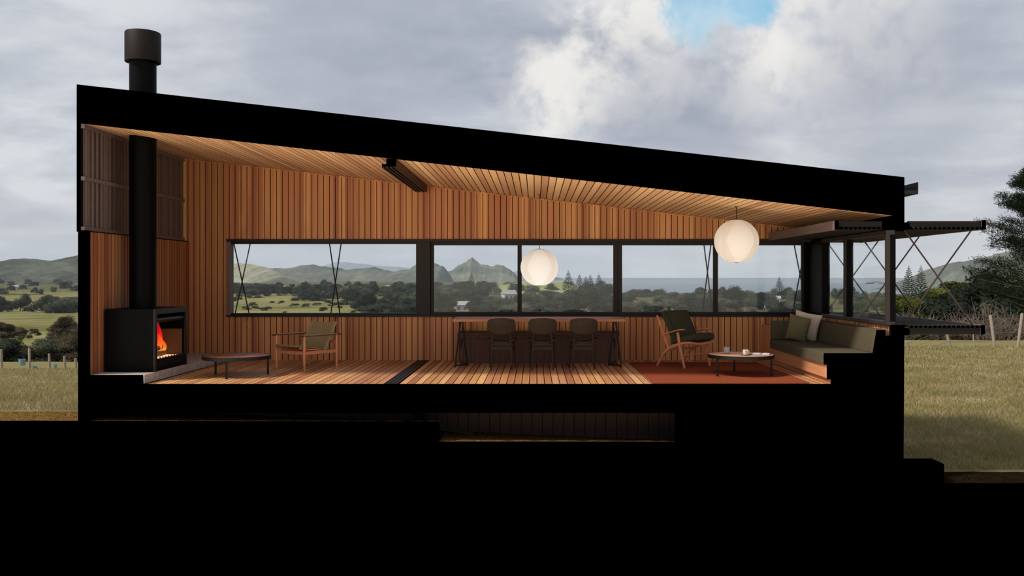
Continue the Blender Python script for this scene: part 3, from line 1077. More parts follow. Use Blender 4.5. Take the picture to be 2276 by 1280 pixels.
MB().tube([(.038, 0, .058), (.058, 0, .056), (.064, 0, .040), (.056, 0, .022), (.038, 0, .018)], .0045, 8).build('handle', PORC, mg, smooth=True)
o = MB()
for (aa, zz, ww, hh) in ((-125, .045, .010, .016), (-115, .030, .008, .012), (-118, .052, .014, .005)):
    p = Vector((.0402 * math.cos(R_(aa)), .0402 * math.sin(R_(aa)), zz))
    tn = Vector((-math.sin(R_(aa)), math.cos(R_(aa)), 0))
    nn = Vector((math.cos(R_(aa)), math.sin(R_(aa)), 0)) * .0008
    q = [p - tn * ww / 2, p + tn * ww / 2]
    o.hexa([q[0] - nn, q[1] - nn, q[1] + nn, q[0] + nn] + [v + Vector((0, 0, hh)) for v in (q[0] - nn, q[1] - nn, q[1] + nn, q[0] + nn)])
o.build('mark', INK, mg)
bx_, by_ = (1692 - VPX) / sc(.95), .95
nb = empty('notebook', (bx_, by_, TZ), 'open notebook with white pages in a black cover on the oak coffee table', 'notebook', rz=R_(-18))
MB().box(-.125, .125, -.095, .095, 0, .006).build('cover', LEATHER, nb, bevel=.002)
o = MB()
for s_ in (-1, 1):
    vv = []
    n = 8
    for k in range(n + 1):
        u = k / n
        vv.append((s_ * (.003 + .112 * u), .007 + .020 * math.sin(min(1, u * 2.2) * PI * .55) * (1 - .55 * u)))
    ring = vv + [(s_ * .115, .007), (s_ * .003, .007)]
    o.prism_y(ring if s_ < 0 else ring[::-1], -.086, .086)
o.build('pages', PAPER, nb)
pn = empty('pen', ((1667 - VPX) / sc(.90), .90, TZ + .0045), 'slim black pen lying beside the notebook on the oak coffee table', 'pen', rz=R_(20))
MB().tube([(-.075, 0, 0), (.05, 0, 0)], .0045, 10).build('barrel', LEATHER, pn, smooth=True)
MB().tube([(.05, 0, 0), (.068, 0, 0)], [.004, .001], 10).build('tip', GREYC, pn, smooth=True)
MB().box(-.074, -.035, -.0015, .0015, .0046, .0065).build('clip', PORC, pn)

# ---- dining table on tripod trestles
dt = empty('dining_table', (0.054, 2.60, 0), 'long timber table on black steel trestles under the window', 'table')
MB().box(-1.275 - .054, 1.383 - .054, 2.18 - 2.6, 3.02 - 2.6, .705, .750).build('tabletop', TABLETOP, dt, bevel=.004)
for sgn, xo in ((1, -1.17 - .054), (-1, 1.255 - .054)):
    tr_ = bpy.data.objects.new('trestle', None)
    tr_.location = (xo, 0, 0)
    tr_.parent = dt
    COL.objects.link(tr_)
    y0 = 2.19 - 2.6
    for a, b in (((.0, y0 + .14, .70), (-.074 * sgn, y0, .0)), ((.03 * sgn, y0 + .16, .70), (.106 * sgn, y0 + .20, .0)), ((.0, .22, .70), (-.05 * sgn, .30, .0))):
        MB().tube([b, a], .0125, 10).build('leg', STEEL, tr_, smooth=True)
    MB().box(-.02, .05 if sgn > 0 else .02, y0 + .10, .26, .69, .704).build('top_bar', STEEL, tr_)
    MB().tube([(-.074 * sgn, y0 + .0, .03), (.106 * sgn, y0 + .20, .03)], .010, 8).tube([(.106 * sgn, y0 + .2, .03), (-.05 * sgn, .30, .03)], .010, 8).build('foot_bar', STEEL, tr_, smooth=True)

# ---- built-in bench under the window behind the table
wbn = empty('window_bench', (0.04, 3.13, 0), 'long dark stained timber bench built against the back wall behind the table', 'bench')
MB().box(-1.30, 1.32, 2.81 - 3.13, YB - 3.13 - .001, .452, .492).build('seat_board', DARKWOOD, wbn, bevel=.003)
MB().box(-1.27, 1.29, 2.86 - 3.13, YB - 3.13 - .001, .0, .4515).build('front_panel', DARKWOOD, wbn)
MB().box(-1.285, 1.305, 2.835 - 3.13, 2.858 - 3.13, .405, .4515).build('apron', DARKWOOD, wbn)

# ---- dining chairs
def dining_chair(x, label):
    c = empty('dining_chair', (x, 1.73, 0), label, 'chair', 'dark chairs at the long table')
    # seat: saddle shape with lifted sides
    n, m_ = 16, 8
    vv, ff = [], []
    for s_, zz in ((0, 0.0), (1, .016)):
        for j in range(m_ + 1):
            for i_ in range(n + 1):
                u, v = -1 + 2 * i_ / n, j / m_
                ww = .215 + .015 * v
                vv.append((u * ww * (1 - .08 * abs(2 * v - 1) ** 3), .03 + .43 * v, .405 + .05 * abs(u) ** 2.2 - .012 * math.sin(v * PI) + zz))
    q = (n + 1) * (m_ + 1)
    for j in range(m_):
        for i_ in range(n):
            a = j * (n + 1) + i_
            ff.append((a, a + n + 1, a + n + 2, a + 1))
            ff.append((q + a, q + a + 1, q + a + n + 2, q + a + n + 1))
    edge = [i_ for i_ in range(n + 1)] + [(n + 1) * j + n for j in range(1, m_ + 1)] + [(n + 1) * m_ + i_ for i_ in range(n - 1, -1, -1)] + [(n + 1) * j for j in range(m_ - 1, 0, -1)]
    for k in range(len(edge)):
        a, b = edge[k], edge[(k + 1) % len(edge)]
        ff.append((a, b, q + b, q + a))
    MB().add(vv, ff).build('seat', WENGE, c, smooth=True)
    # backrest: curved panel with rounded corners and fine horizontal ribs
    nn, mm = 28, 20
    vv, ff = [], []
    for s_ in (0, 1):
        for j in range(mm + 1):
            for i_ in range(nn + 1):
                u, v = -1 + 2 * i_ / nn, j / mm
                vz = -1 + 2 * v
                hw = .212 * (1 - .16 * max(0, abs(vz)) ** 5)
                zz = .662 + .112 * vz * (1 - .10 * abs(u) ** 4) + .012 * (1 - u * u) * (1 if vz > 0 else -.3) * abs(vz)
                yy = -.045 + .060 * u * u - .035 * v + (.0025 if (j % 2) else 0) * (1 if s_ == 0 else -1)
                vv.append((u * hw, yy + (.014 if s_ else 0), zz))
    q = (nn + 1) * (mm + 1)
    for j in range(mm):
        for i_ in range(nn):
            a = j * (nn + 1) + i_
            ff.append((a, a + 1, a + nn + 2, a + nn + 1))
            ff.append((q + a, q + a + nn + 1, q + a + nn + 2, q + a + 1))
    edge = [i_ for i_ in range(nn + 1)] + [(nn + 1) * j + nn for j in range(1, mm + 1)] + [(nn + 1) * mm + i_ for i_ in range(nn - 1, -1, -1)] + [(nn + 1) * j for j in range(mm - 1, 0, -1)]
    for k in range(len(edge)):
        a, b = edge[k], edge[(k + 1) % len(edge)]
        ff.append((b, a, q + a, q + b))
    MB().add(vv, ff).build('backrest', WENGE, c, smooth=True)
    for s_ in (-1, 1):
        MB().tube([(s_ * .157, .0, 0), (s_ * .152, .028, .22), (s_ * .142, .040, .42), (s_ * .128, .012, .56), (s_ * .118, -.022, .73)], [.010, .0135, .0155, .0125, .009], 10).build('leg', WENGE, c, smooth=True)
        MB().tube([(s_ * .195, .46, 0), (s_ * .188, .44, .22), (s_ * .175, .42, .415)], [.010, .0135, .0155], 10).build('leg', WENGE, c, smooth=True)
        MB().tube([(s_ * .150, .03, .315), (s_ * .184, .43, .315)], .009, 8).build('stretcher', WENGE, c, smooth=True)
    MB().ribbon([(-.15, .03, .325), (.15, .03, .325)], (0, 0, 1), .034, .014).build('stretcher', WENGE, c)
    MB().box(-.14, .14, .03, .046, .375, .405).build('seat_rail', WENGE, c)
    MB().box(-.165, .165, .412, .428, .37, .404).build('seat_rail', WENGE, c)
    return c


dining_chair(-.508, 'dark olive dining chair at the long table, leftmost of the three')
dining_chair(.108, 'dark olive dining chair in the middle of the three at the long table')
dining_chair(.722, 'dark olive dining chair at the long table, rightmost of the three')


# ---- safari chair with canvas seat
def frame_of(origin, f, w_):
    """local (u forward, v sideways, z) to world"""
    f = Vector((f[0], f[1], 0)).normalized()
    w_ = Vector((w_[0], w_[1], 0)).normalized()
    return Matrix(((f.x, w_.x, 0, origin[0]), (f.y, w_.y, 0, origin[1]), (0, 0, 1, 0), (0, 0, 0, 1)))


sc_ = empty('safari_chair', (-3.51, 2.07, 0), 'timber framed safari armchair with olive canvas seat and back, left of the table', 'chair')
M = Matrix.Translation((3.51, -2.07, 0)) @ frame_of((-3.431, 1.63), (.585, .81), (-.815, .575))
D_ = .63
for (u, v) in ((0, 0), (0, D_), (D_, 0), (D_, D_)):
    MB().tube([(u, v, .012), (u, v, .14), (u, v, .27), (u, v, .40), (u, v, .515)], [.0155, .021, .0225, .0215, .017], 14).tube([(u, v, 0), (u, v, .013)], .012, 10).xf(M).build('leg', TEAK, sc_, smooth=True)
for v in (0, D_):
    MB().ribbon([(0, v, .262), (D_, v, .262)], (0, 0, 1), .046, .018).xf(M).build('side_rail', TEAK, sc_, bevel=.003)
    arm = MB()
    pts = [(-.075 + .80 * k / 8, v, .522 - .004 * math.sin(k / 8 * PI)) for k in range(9)]
    arm.ribbon(pts, (0, 1, 0), [.020, .036, .040, .040, .040, .040, .038, .034, .018], [.014] * 9)
    arm.xf(M).build('armrest', DARKWOOD, sc_, bevel=.003)
    lac = MB()
    for k in range(13):
        lac.box(.02 + .048 * k, .05 + .048 * k, v - .021, v + .021, .5235, .5305)
    lac.xf(M).build('lacing', PIPING, sc_)
    MB().ribbon([(-.085, v, .513), (.735, v, .513)], (0, 1, 0), .026, .012).xf(M).build('armrest_strip', DARKWOOD, sc_)
MB().ribbon([(.004, 0, .262), (.004, D_, .262)], (0, 0, 1), .046, .018).xf(M).build('front_rail', TEAK, sc_, bevel=.003)
MB().ribbon([(D_, 0, .262), (D_, D_, .262)], (0, 0, 1), .046, .018).xf(M).build('back_rail', TEAK, sc_, bevel=.003)
MB().ribbon([(D_, 0, .40), (D_, D_, .40)], (0, 0, 1), .038, .016).xf(M).build('back_rail', TEAK, sc_, bevel=.003)
# seat sling
n, m_ = 14, 10
vv, ff = [], []
for s_ in (0, 1):
    for j in range(m_ + 1):
        for i_ in range(n + 1):
            u, v = i_ / n, j / m_
            vv.append((-.03 + .53 * u, .045 + (D_ - .09) * v, .368 - .075 * u - .030 * math.sin(v * PI) * math.sin(min(1, .15 + u) * PI) - .010 * s_))
q = (n + 1) * (m_ + 1)
for j in range(m_):
    for i_ in range(n):
        a = j * (n + 1) + i_
        ff.append((a, a + 1, a + n + 2, a + n + 1))
        ff.append((q + a, q + a + n + 1, q + a + n + 2, q + a + 1))
edge = [i_ for i_ in range(n + 1)] + [(n + 1) * j + n for j in range(1, m_ + 1)] + [(n + 1) * m_ + i_ for i_ in range(n - 1, -1, -1)] + [(n + 1) * j for j in range(m_ - 1, 0, -1)]
for k in range(len(edge)):
    a, b = edge[k], edge[(k + 1) % len(edge)]
    ff.append((b, a, q + a, q + b))
MB().add(vv, ff).xf(M).build('seat_sling', CANVAS, sc_, smooth=True)
MB().tube([(-.03, .03, .362), (-.03, D_ - .03, .362)], .015, 10).xf(M).build('seat_bar', CANVAS, sc_, smooth=True)
for v in (.04, D_ - .04):
    MB().tube([(-.05, v, .335), (.56, v, .255)], .013, 10).xf(M).build('seat_bar', TEAK, sc_, smooth=True)
# back sling between two raking posts
B0, B1 = Vector((.43, 0, .27)), Vector((.66, 0, .705))
bs = MB()
nrm = Vector((B1.z - B0.z, 0, -(B1.x - B0.x))).normalized()
vv, ff = [], []
for s_ in (0, 1):
    for j in range(m_ + 1):
        for i_ in range(n + 1):
            u, v = i_ / n, j / m_
            p = B0.lerp(B1, u) + Vector((0, .05 + (D_ - .10) * v, 0)) + nrm * (.022 * math.sin(v * PI) + .01 * s_)
            vv.append(p)
bs.add(vv, ff)
fs = []
for j in range(m_):
    for i_ in range(n):
        a = j * (n + 1) + i_
        fs.append((a, a + 1, a + n + 2, a + n + 1))
        fs.append((q + a, q + a + n + 1, q + a + n + 2, q + a + 1))
for k in range(len(edge)):
    a, b = edge[k], edge[(k + 1) % len(edge)]
    fs.append((b, a, q + a, q + b))
bs.f = [tuple(f) for f in fs]
bs.m = [0] * len(fs)
bs.xf(M).build('back_sling', CANVAS, sc_, smooth=True)
for v in (.05, D_ - .05):
    MB().tube([B0 + Vector((-.03, v, -.03)), B1 + Vector((0, v, 0))], .014, 10).xf(M).build('back_post', CANVAS, sc_, smooth=True)
    for dv in (.022, -.022):
        vo = v + (dv if v < .3 else -dv) * 1.0
        MB().ribbon([B0 - nrm * .006 + Vector((0, vo, 0)), B1 - nrm * .006 + Vector((0, vo, 0))], (0, 1, 0), .010, .006).xf(M).build('edge_binding', PIPING, sc_)

# ---- lounge chair with dark cushions
lc = empty('lounge_chair', (2.2, 2.2, 0.013), 'teak lounge chair with dark olive cushions on the rug, facing the coffee table', 'chair')
M = Matrix.Translation((-2.2, -2.2, 0)) @ frame_of((1.89, 2.30), (.62, -.78), (.78, .62))
WC = .60
for v in (0.012, WC - .012):
    # bent rear leg that turns into the seat side rail
    MB().ribbon([(-.005, v, 0.0), (.07, v, .115), (.15, v, .215), (.225, v, .275), (.33, v, .325), (.45, v, .362), (.56, v, .388), (.655, v, .398)],
                (0, 1, 0), [.026, .028, .03, .03, .03, .03, .028, .026], [.030, .036, .044, .048, .046, .042, .036, .030]).xf(M).build('rear_leg', TEAK, lc, bevel=.006)
    MB().ribbon([(.57, v, 0.0), (.505, v, .22), (.462, v, .38), (.425, v, .54)], (0, 1, 0), [.024, .030, .030, .024], [.026, .036, .038, .046]).xf(M).build('front_leg', TEAK, lc, bevel=.006)
    MB().ribbon([(.25, v, .265), (.16, v, .46), (.06, v, .66), (-.005, v, .79)], (0, 1, 0), [.026, .026, .024, .020], [.040, .040, .034, .022]).xf(M).build('back_post', TEAK, lc, bevel=.005)
    MB().ribbon([(.09, v, .480), (.22, v, .518), (.36, v, .556), (.46, v, .582), (.56, v, .590)], (0, 1, 0), [.030, .044, .058, .064, .040], [.020, .020, .018, .018, .014]).xf(M).build('armrest', TEAK, lc, bevel=.005)
fr_ = [(.655, 0.0 + WC * k / 10, .400 - .030 * math.sin(k / 10 * PI)) for k in range(11)]
MB().ribbon(fr_, (0, 0, 1), .034, .026).xf(M).build('front_rail', TEAK, lc, bevel=.004)
MB().ribbon([(.22, .0, .27), (.22, WC, .27)], (0, 0, 1), .036, .022).xf(M).build('back_rail', TEAK, lc, bevel=.004)
MB().ribbon([(.015, .0, .745), (.015, WC, .745)], (0, 0, 1), .036, .020).xf(M).build('top_rail', TEAK, lc, bevel=.004)
MB().tube([(.505, .0, .20), (.505, WC, .20)], .011, 10).xf(M).build('stretcher', TEAK, lc, smooth=True)


def cushion(corner, e1, e2, e3, n1=14, n2=14, puff=.35, edge=.10):
    """soft box: corner + e1,e2 (face) and e3 (thickness); rounded edges"""
    c, e1, e2, e3 = Vector(corner), Vector(e1), Vector(e2), Vector(e3)
    vv, ff = [], []
    for s_ in (0, 1):
        for j in range(n2 + 1):
            for i_ in range(n1 + 1):
                u, v = i_ / n1, j / n2
                du, dv = min(u, 1 - u) / edge, min(v, 1 - v) / edge
                k = (1 - (1 - min(du, 1)) ** 3) * (1 - (1 - min(dv, 1)) ** 3)
                h_ = .5 + (s_ - .5) * ((1 - puff) + puff * k + .10 * math.sin(u * PI) * math.sin(v * PI))
                vv.append(c + e1 * u + e2 * v + e3 * h_)
    q = (n1 + 1) * (n2 + 1)
    for j in range(n2):
        for i_ in range(n1):
            a = j * (n1 + 1) + i_
            ff.append((a, a + n1 + 1, a + n1 + 2, a + 1))
            ff.append((q + a, q + a + 1, q + a + n1 + 2, q + a + n1 + 1))
    edge_ = [i_ for i_ in range(n1 + 1)] + [(n1 + 1) * j + n1 for j in range(1, n2 + 1)] + [(n1 + 1) * n2 + i_ for i_ in range(n1 - 1, -1, -1)] + [(n1 + 1) * j for j in range(n2 - 1, 0, -1)]
    for k in range(len(edge_)):
        a, b = edge_[k], edge_[(k + 1) % len(edge_)]
        ff.append((a, b, q + b, q + a))
    return MB().add(vv, ff)


cushion((.27, .04, .335), (.42, 0, .085), (0, WC - .08, 0), (-.020, 0, .120), puff=.4, edge=.16).xf(M).build('seat_cushion', DKOLIVE, lc, smooth=True)
cushion((.285, .035, .36), (-.245, 0, .455), (0, WC - .07, 0), (.105, 0, .060), puff=.4, edge=.14).xf(M).build('back_cushion', DKOLIVE, lc, smooth=True)
for v in (.04, WC - .04):
    MB().tube([(.385, v, .46), (.34, v, .55), (.22, v, .77), (.155, v, .845)], .0035, 6).xf(M).build('piping', DARKGAP, lc)

# ---- built-in sofa along the right wall
sf = empty('built_in_sofa', (4.2, 1.4, 0), 'built-in olive upholstered sofa on a plywood plinth along the right wall', 'sofa')
T = Matrix.Translation((-4.2, -1.4, 0))
MB().box(3.853, 4.60, 0.0, 2.80, 0.0, .076).xf(T).build('toe_kick', PLY, sf)
MB().box(3.804, 4.60, 0.0, 2.80, .0762, .256).xf(T).build('plinth', PLY, sf, bevel=.002)
MB().box(3.800, 4.60, 2.802, YB - .001, 0.0, .602).xf(T).build('end_box', PLY, sf, bevel=.003)
cuts = [0.0, .15, 1.02, 1.88, 2.74]
for a, b in zip(cuts[:-1], cuts[1:]):
    MB().box(3.765, 4.60, a + .006, b - .006, .258, .403).xf(T).build('seat_cushion', OLIVE, sf, bevel=.006)
cuts = [0.0, .15, 1.02, 1.88, 2.64]
for a, b in zip(cuts[:-1], cuts[1:]):
    o = MB()
    p = [(4.41, .404), (4.612, .404), (4.612, .706), (4.462, .706)]
    o.prism_y(p, a + .006, b - .006)
    o.xf(T).build('back_cushion', OLIVE, sf, bevel=.006)
MB().box(3.775, 4.58, 2.645, 2.738, .405, .700).xf(T).build('end_cushion', OLIVE, sf, bevel=.008)


def pillow(name, label, mat, w_, h_, t_, loc, rx, ry, rz):
    n = 22
    vv, ff = [], []
    for s_ in (-1, 1):
        for j in range(n + 1):
            for i_ in range(n + 1):
                u, v = -1 + 2 * i_ / n, -1 + 2 * j / n
                k = (max(0, 1 - abs(u) ** 2.6) ** .55) * (max(0, 1 - abs(v) ** 2.6) ** .55)
                pin = 1 - .07 * (1 - abs(v) ** 1.5) * abs(u) ** 3
                pin2 = 1 - .07 * (1 - abs(u) ** 1.5) * abs(v) ** 3
                wr_ = 1 + .06 * mnoise.noise((u * 2.2, v * 2.2, w_ * 9))
                vv.append((u * w_ / 2 * pin, s_ * (t_ / 2 * k * wr_ + .004), v * h_ / 2 * pin2))
    q = (n + 1) ** 2
    for j in range(n):
        for i_ in range(n):
            a = j * (n + 1) + i_
            ff.append((a, a + 1, a + n + 2, a + n + 1))
            ff.append((q + a, q + a + n + 1, q + a + n + 2, q + a + 1))
    edge_ = [i_ for i_ in range(n + 1)] + [(n + 1) * j + n for j in range(1, n + 1)] + [(n + 1) * n + i_ for i_ in range(n - 1, -1, -1)] + [(n + 1) * j for j in range(n - 1, 0, -1)]
    for k in range(len(edge_)):
        a, b = edge_[k], edge_[(k + 1) % len(edge_)]
        ff.append((b, a, q + a, q + b))
    o = MB().add(vv, ff).build(name, mat, smooth=True)
    o.location = loc
    o.rotation_euler = (R_(rx), R_(ry), R_(rz))
    tag(o, label, 'cushion')
    return o


pillow('scatter_cushion', 'square beige textured cushion leaning in the far corner of the sofa', BEIGE, .40, .46, .13, (4.235, 2.36, .625), 14, 12, -14)
pillow('scatter_cushion', 'olive green cushion leaning in front of the beige one on the sofa', OLIVEP, .33, .42, .14, (4.07, 2.22, .600), 16, 14, -24)


# ---- paper lanterns
def paper_mat():
    m, t, o = new_mat('white_lantern_paper')
    co = t.n('ShaderNodeTexCoord').outputs['Object']
    s = t.n('ShaderNodeSeparateXYZ', None, Vector=co)
    ang = t.math('ARCTAN2', s.outputs[1], s.outputs[0])
    # overlapping paper layers: wide lens-shaped gores
    g = t.math('ABSOLUTE', t.math('SINE', t.math('ADD', t.math('MULTIPLY', ang, 2.0), 1.57)))
    lens = t.smooth(t.math('SUBTRACT', g, t.math('MULTIPLY', t.math('ABSOLUTE', s.outputs[2]), 1.9)), .18, .26)
    rib = t.n('ShaderNodeTexWave', {'bands_direction': 'Z'}, Vector=co, Scale=26.0, Distortion=0.0)
    c = t.mix(lens, lin(242, 236, 226), lin(250, 247, 241))
    c = t.mix(t.math('MULTIPLY', rib.outputs[1], .10), c, lin(200, 186, 164))
    df = t.n('ShaderNodeBsdfDiffuse', None, Color=c)
    tl = t.n('ShaderNodeBsdfTranslucent', None, Color=c)
    mx_ = t.n('ShaderNodeMixShader', None, i0=.6, i1=df.outputs[0], i2=tl.outputs[0])
    t.t.links.new(mx_.outputs[0], o.inputs[0])
    return m


LPAPER = paper_mat()


def lantern(x, y, z, r, label, en):
    root = empty('pendant_lamp', (x, y, z), label, 'lamp', 'paper globe pendants')
    prof = []
    n = 72
    for k in range(n + 1):
        a = -PI / 2 + .22 + (PI - .44) * k / n
        rr = r * (1 + .004 * (1 if k % 2 else -1))
        prof.append((rr * math.cos(a), rr * math.sin(a) * .985))
    o = MB()
    vv, ff = [], []
    nn = 64
    for rr, zz in prof:
        for k in range(nn):
            vv.append((rr * math.cos(2 * PI * k / nn), rr * math.sin(2 * PI * k / nn), zz))
    for i_ in range(len(prof) - 1):
        for k in range(nn):
            k2 = (k + 1) % nn
            ff.append((i_ * nn + k, i_ * nn + k2, (i_ + 1) * nn + k2, (i_ + 1) * nn + k))
    o.add(vv, ff).build('shade', LPAPER, root, smooth=True)
    zt = zc_at(x) - z
    MB().tube([(0, 0, r * .55), (0, 0, zt)], .0055, 8).build('cord', STEEL, root)
    MB().lathe([(.0, zt - .006), (.03, zt - .006), (.03, zt)], n=20).build('ceiling_rose', STEEL, root)
    MB().lathe([(r * .215, r * .965 - .004), (r * .225, r * .965 - .004), (r * .225, r * .965 + .002), (r * .215, r * .965 + .002)], n=32, closed=True).build('ring', STEEL, root)
    MB().lathe([(.0, -r * .985), (.028, -r * .985), (.028, -r * .965), (0, -r * .965)], n=20).build('bottom_cap', STEEL, root)
    bl = MB().lathe([(0, -.02), (.022, -.012), (.03, .01), (.022, .035), (.014, .06), (0, .06)], n=16).build('bulb', mat_emit('bulb_glow', (1, .92, .82, 1), 1.4), root, smooth=True)
    MB().lathe([(.016, .06), (.016, r * .55), (0, r * .55)], n=14).build('socket', STEEL, root)
    ld = bpy.data.lights.new('lantern_light', 'POINT')
    ld.energy = en
    ld.color = (.95, .98, 1.0)
    ld.shadow_soft_size = .05
    lo = bpy.data.objects.new('lantern_light', ld)
    lo.location = (0, 0, -.08)
    lo.parent = root
    COL.objects.link(lo)
    return root


lantern(9 / sc(2.72), 2.72, EYE + 23 / sc(2.72), 42.0 / sc(2.72), 'white paper globe pendant lamp hanging lower, above the long table', 2.3)
lantern(447 / sc(1.10), 1.10, EYE + 81 / sc(1.10), 49.0 / sc(1.10), 'white paper globe pendant lamp hanging higher, above the lounge area', 1.0)


HAZE = 0.00014
# =================================================================== THE LAND
def sstep(a, b, x):
    t_ = min(1.0, max(0.0, (x - a) / (b - a)))
    return t_ * t_ * (3 - 2 * t_)


def land_z(x, y):
    dp = y + 12.0
    xa = x * 12.0 / dp
    zl = -.482 - .0815 * min(max(0, y - .85), 33)
    zl = zl + (-10 - zl) * sstep(33, 95, y)
    zr = -1.31 - .004 * max(0, y - 2) * max(0, 1 - max(0, xa - 4) / 6.0)
    zr = zr + (-10 - zr) * sstep(26, 92, y)
    t_ = sstep(-4.5, 4.5, xa)
    z = zl * (1 - t_) + zr * t_
    left = 1 - sstep(-1.6, .2, xa)
    z += left * 6.0 * sstep(330, 620, dp)
    z += 0.035 * mnoise.noise((x * .5, y * .5, 0)) * sstep(1.0, 4, y)
    z += 0.7 * mnoise.noise((x * .018, y * .018, 4)) * sstep(60, 160, y)
    return z


SHORE = [(-800, 2600), (900, 2600), (960, 1750), (1060, 1500), (1150, 1250), (1210, 900), (1300, 740), (1500, 700), (1900, 690), (2060, 640), (2200, 800), (3200, 900)]


def shore(px):
    for (a, b), (c, d_) in zip(SHORE[:-1], SHORE[1:]):
        if a <= px <= c:
            return b + (d_ - b) * (px - a) / (c - a)
    return 900


mb = MB()
cols = list(range(-700, 3101, 38))
NR = 110
for c_, px in enumerate(cols):
    tx = (px - VPX) / FPX
    dmax = shore(px)
    d0 = 12.85 if px < 700 else 12.70
    for r in range(NR + 1):
        dp = d0 * (dmax / d0) ** (r / NR)
        z = land_z(tx * dp, dp - 12)
        if r >= NR - 2:
            z = -9.5 if r == NR - 2 else (-11.5 if r == NR - 1 else -14)
        mb.v.append((tx * dp, dp - 12, z))
for c_ in range(len(cols) - 1):
    for r in range(NR):
        a = c_ * (NR + 1) + r
        mb.f.append((a, a + NR + 1, a + NR + 2, a + 1))
        mb.m.append(0)
tag(mb.build('meadow', MEADOW, smooth=True), kind='structure')

se = MB()
se.add([(-9000, 560, -12), (9000, 560, -12), (30000, 42000, -12), (-30000, 42000, -12)], [(0, 1, 2, 3)])
tag(se.build('sea', mat_sea()), kind='structure')


def ground_at(px, py):
    """where the land shows at this spot of the photograph: x, y, z (search from far to near)"""
    tx = (px - VPX) / FPX
    dp = shore(px) * .99
    while dp > 13:
        z = land_z(tx * dp, dp - 12)
        if VPY + (EYE - z) * FPX / dp >= py:
            break
        dp *= .985
    return Vector((tx * dp, dp - 12, land_z(tx * dp, dp - 12)))


# ---- hills
def hill(prof, base_py, depth, thick, mat, rough=.12, seed=0):
    s = FPX / depth
    x0, x1 = prof[0][0], prof[-1][0]
    N = 240
    M_ = 34
    zb = EYE - (base_py - VPY) / s
    o = MB()
    for i_ in range(N + 1):
        px = x0 + (x1 - x0) * i_ / N
        for (a, b), (c, d_) in zip(prof[:-1], prof[1:]):
            if a <= px <= c:
                k = (px - a) / (c - a)
                k = k * k * (3 - 2 * k) * .5 + k * .5
                py = b + (d_ - b) * k
                break
        zr = EYE - (py - VPY) / s
        e_ = min(1.0, i_ / 14.0, (N - i_) / 14.0)
        zr = zb + (zr - zb) * (1 - (1 - e_) ** 2)
        zr += rough * .5 * (zr - zb) * mnoise.noise((px * .05, seed, 0)) * .6 + rough * .25 * (zr - zb) * mnoise.noise((px * .21, seed, 3)) * .7
        for j in range(M_ + 1):
            t_ = -1 + 2 * j / M_
            prof_h = (1 - abs(t_) ** 1.5)
            yy = depth - 12 + t_ * thick
            xx = (px - VPX) / s
            nz = mnoise.noise((xx * 3.5 / thick, yy * 3.5 / thick, seed)) + .5 * mnoise.noise((xx * 9 / thick, yy * 9 / thick, seed))
            z = zb + (zr - zb) * prof_h * (1 + rough * nz * (1 - prof_h) * 2.0)
            z += .035 * (zr - zb) * mnoise.noise((xx * 22 / thick, yy * 12 / thick, seed)) + .022 * (zr - zb) * mnoise.noise((xx * 60 / thick, yy * 30 / thick, seed))
            o.v.append((xx, yy, z if j not in (0, M_) else zb - 3))
    for i_ in range(N):
        for j in range(M_):
            a = i_ * (M_ + 1) + j
            o.f.append((a, a + M_ + 1, a + M_ + 2, a + 1))
            o.m.append(0)
    return tag(o.build('hill', mat, smooth=True), kind='structure')


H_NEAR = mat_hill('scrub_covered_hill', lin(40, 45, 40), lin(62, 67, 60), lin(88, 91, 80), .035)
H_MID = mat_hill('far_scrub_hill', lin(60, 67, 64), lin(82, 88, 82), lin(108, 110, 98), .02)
H_FAR = mat_hill('hazed_distant_hill', lin(104, 115, 126), lin(112, 123, 134), lin(122, 132, 142), .004)  # distance haze put into the blue-grey base colour
H_ISL = mat_hill('island_headland_rock', lin(46, 54, 48), lin(78, 84, 70), lin(116, 112, 90), .02)
H_DUNE = mat_hill('grassy_dune', lin(98, 104, 66), lin(124, 126, 82), lin(144, 138, 100), .05)
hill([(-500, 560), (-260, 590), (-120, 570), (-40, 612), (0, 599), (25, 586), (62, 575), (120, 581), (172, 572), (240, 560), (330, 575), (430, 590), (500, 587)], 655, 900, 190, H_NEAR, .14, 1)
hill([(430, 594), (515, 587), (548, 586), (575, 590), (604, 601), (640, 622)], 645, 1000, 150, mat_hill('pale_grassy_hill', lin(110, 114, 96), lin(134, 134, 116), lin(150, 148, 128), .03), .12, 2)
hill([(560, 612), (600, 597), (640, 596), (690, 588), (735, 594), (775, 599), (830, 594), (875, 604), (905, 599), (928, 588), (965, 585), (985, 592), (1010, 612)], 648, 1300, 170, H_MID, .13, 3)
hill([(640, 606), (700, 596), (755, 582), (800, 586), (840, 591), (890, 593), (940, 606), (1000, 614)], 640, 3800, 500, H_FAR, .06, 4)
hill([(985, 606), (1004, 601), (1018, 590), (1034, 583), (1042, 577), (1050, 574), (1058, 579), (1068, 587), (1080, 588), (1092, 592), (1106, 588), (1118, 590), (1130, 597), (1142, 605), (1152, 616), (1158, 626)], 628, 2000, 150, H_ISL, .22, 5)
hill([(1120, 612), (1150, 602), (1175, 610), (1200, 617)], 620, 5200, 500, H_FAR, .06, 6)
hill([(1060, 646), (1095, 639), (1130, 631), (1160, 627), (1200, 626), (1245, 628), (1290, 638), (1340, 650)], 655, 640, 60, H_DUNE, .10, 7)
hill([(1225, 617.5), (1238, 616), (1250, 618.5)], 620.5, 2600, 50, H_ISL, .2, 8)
hill([(1938, 627), (1948, 624.5), (1958, 627)], 628.5, 1900, 40, H_ISL, .3, 9)
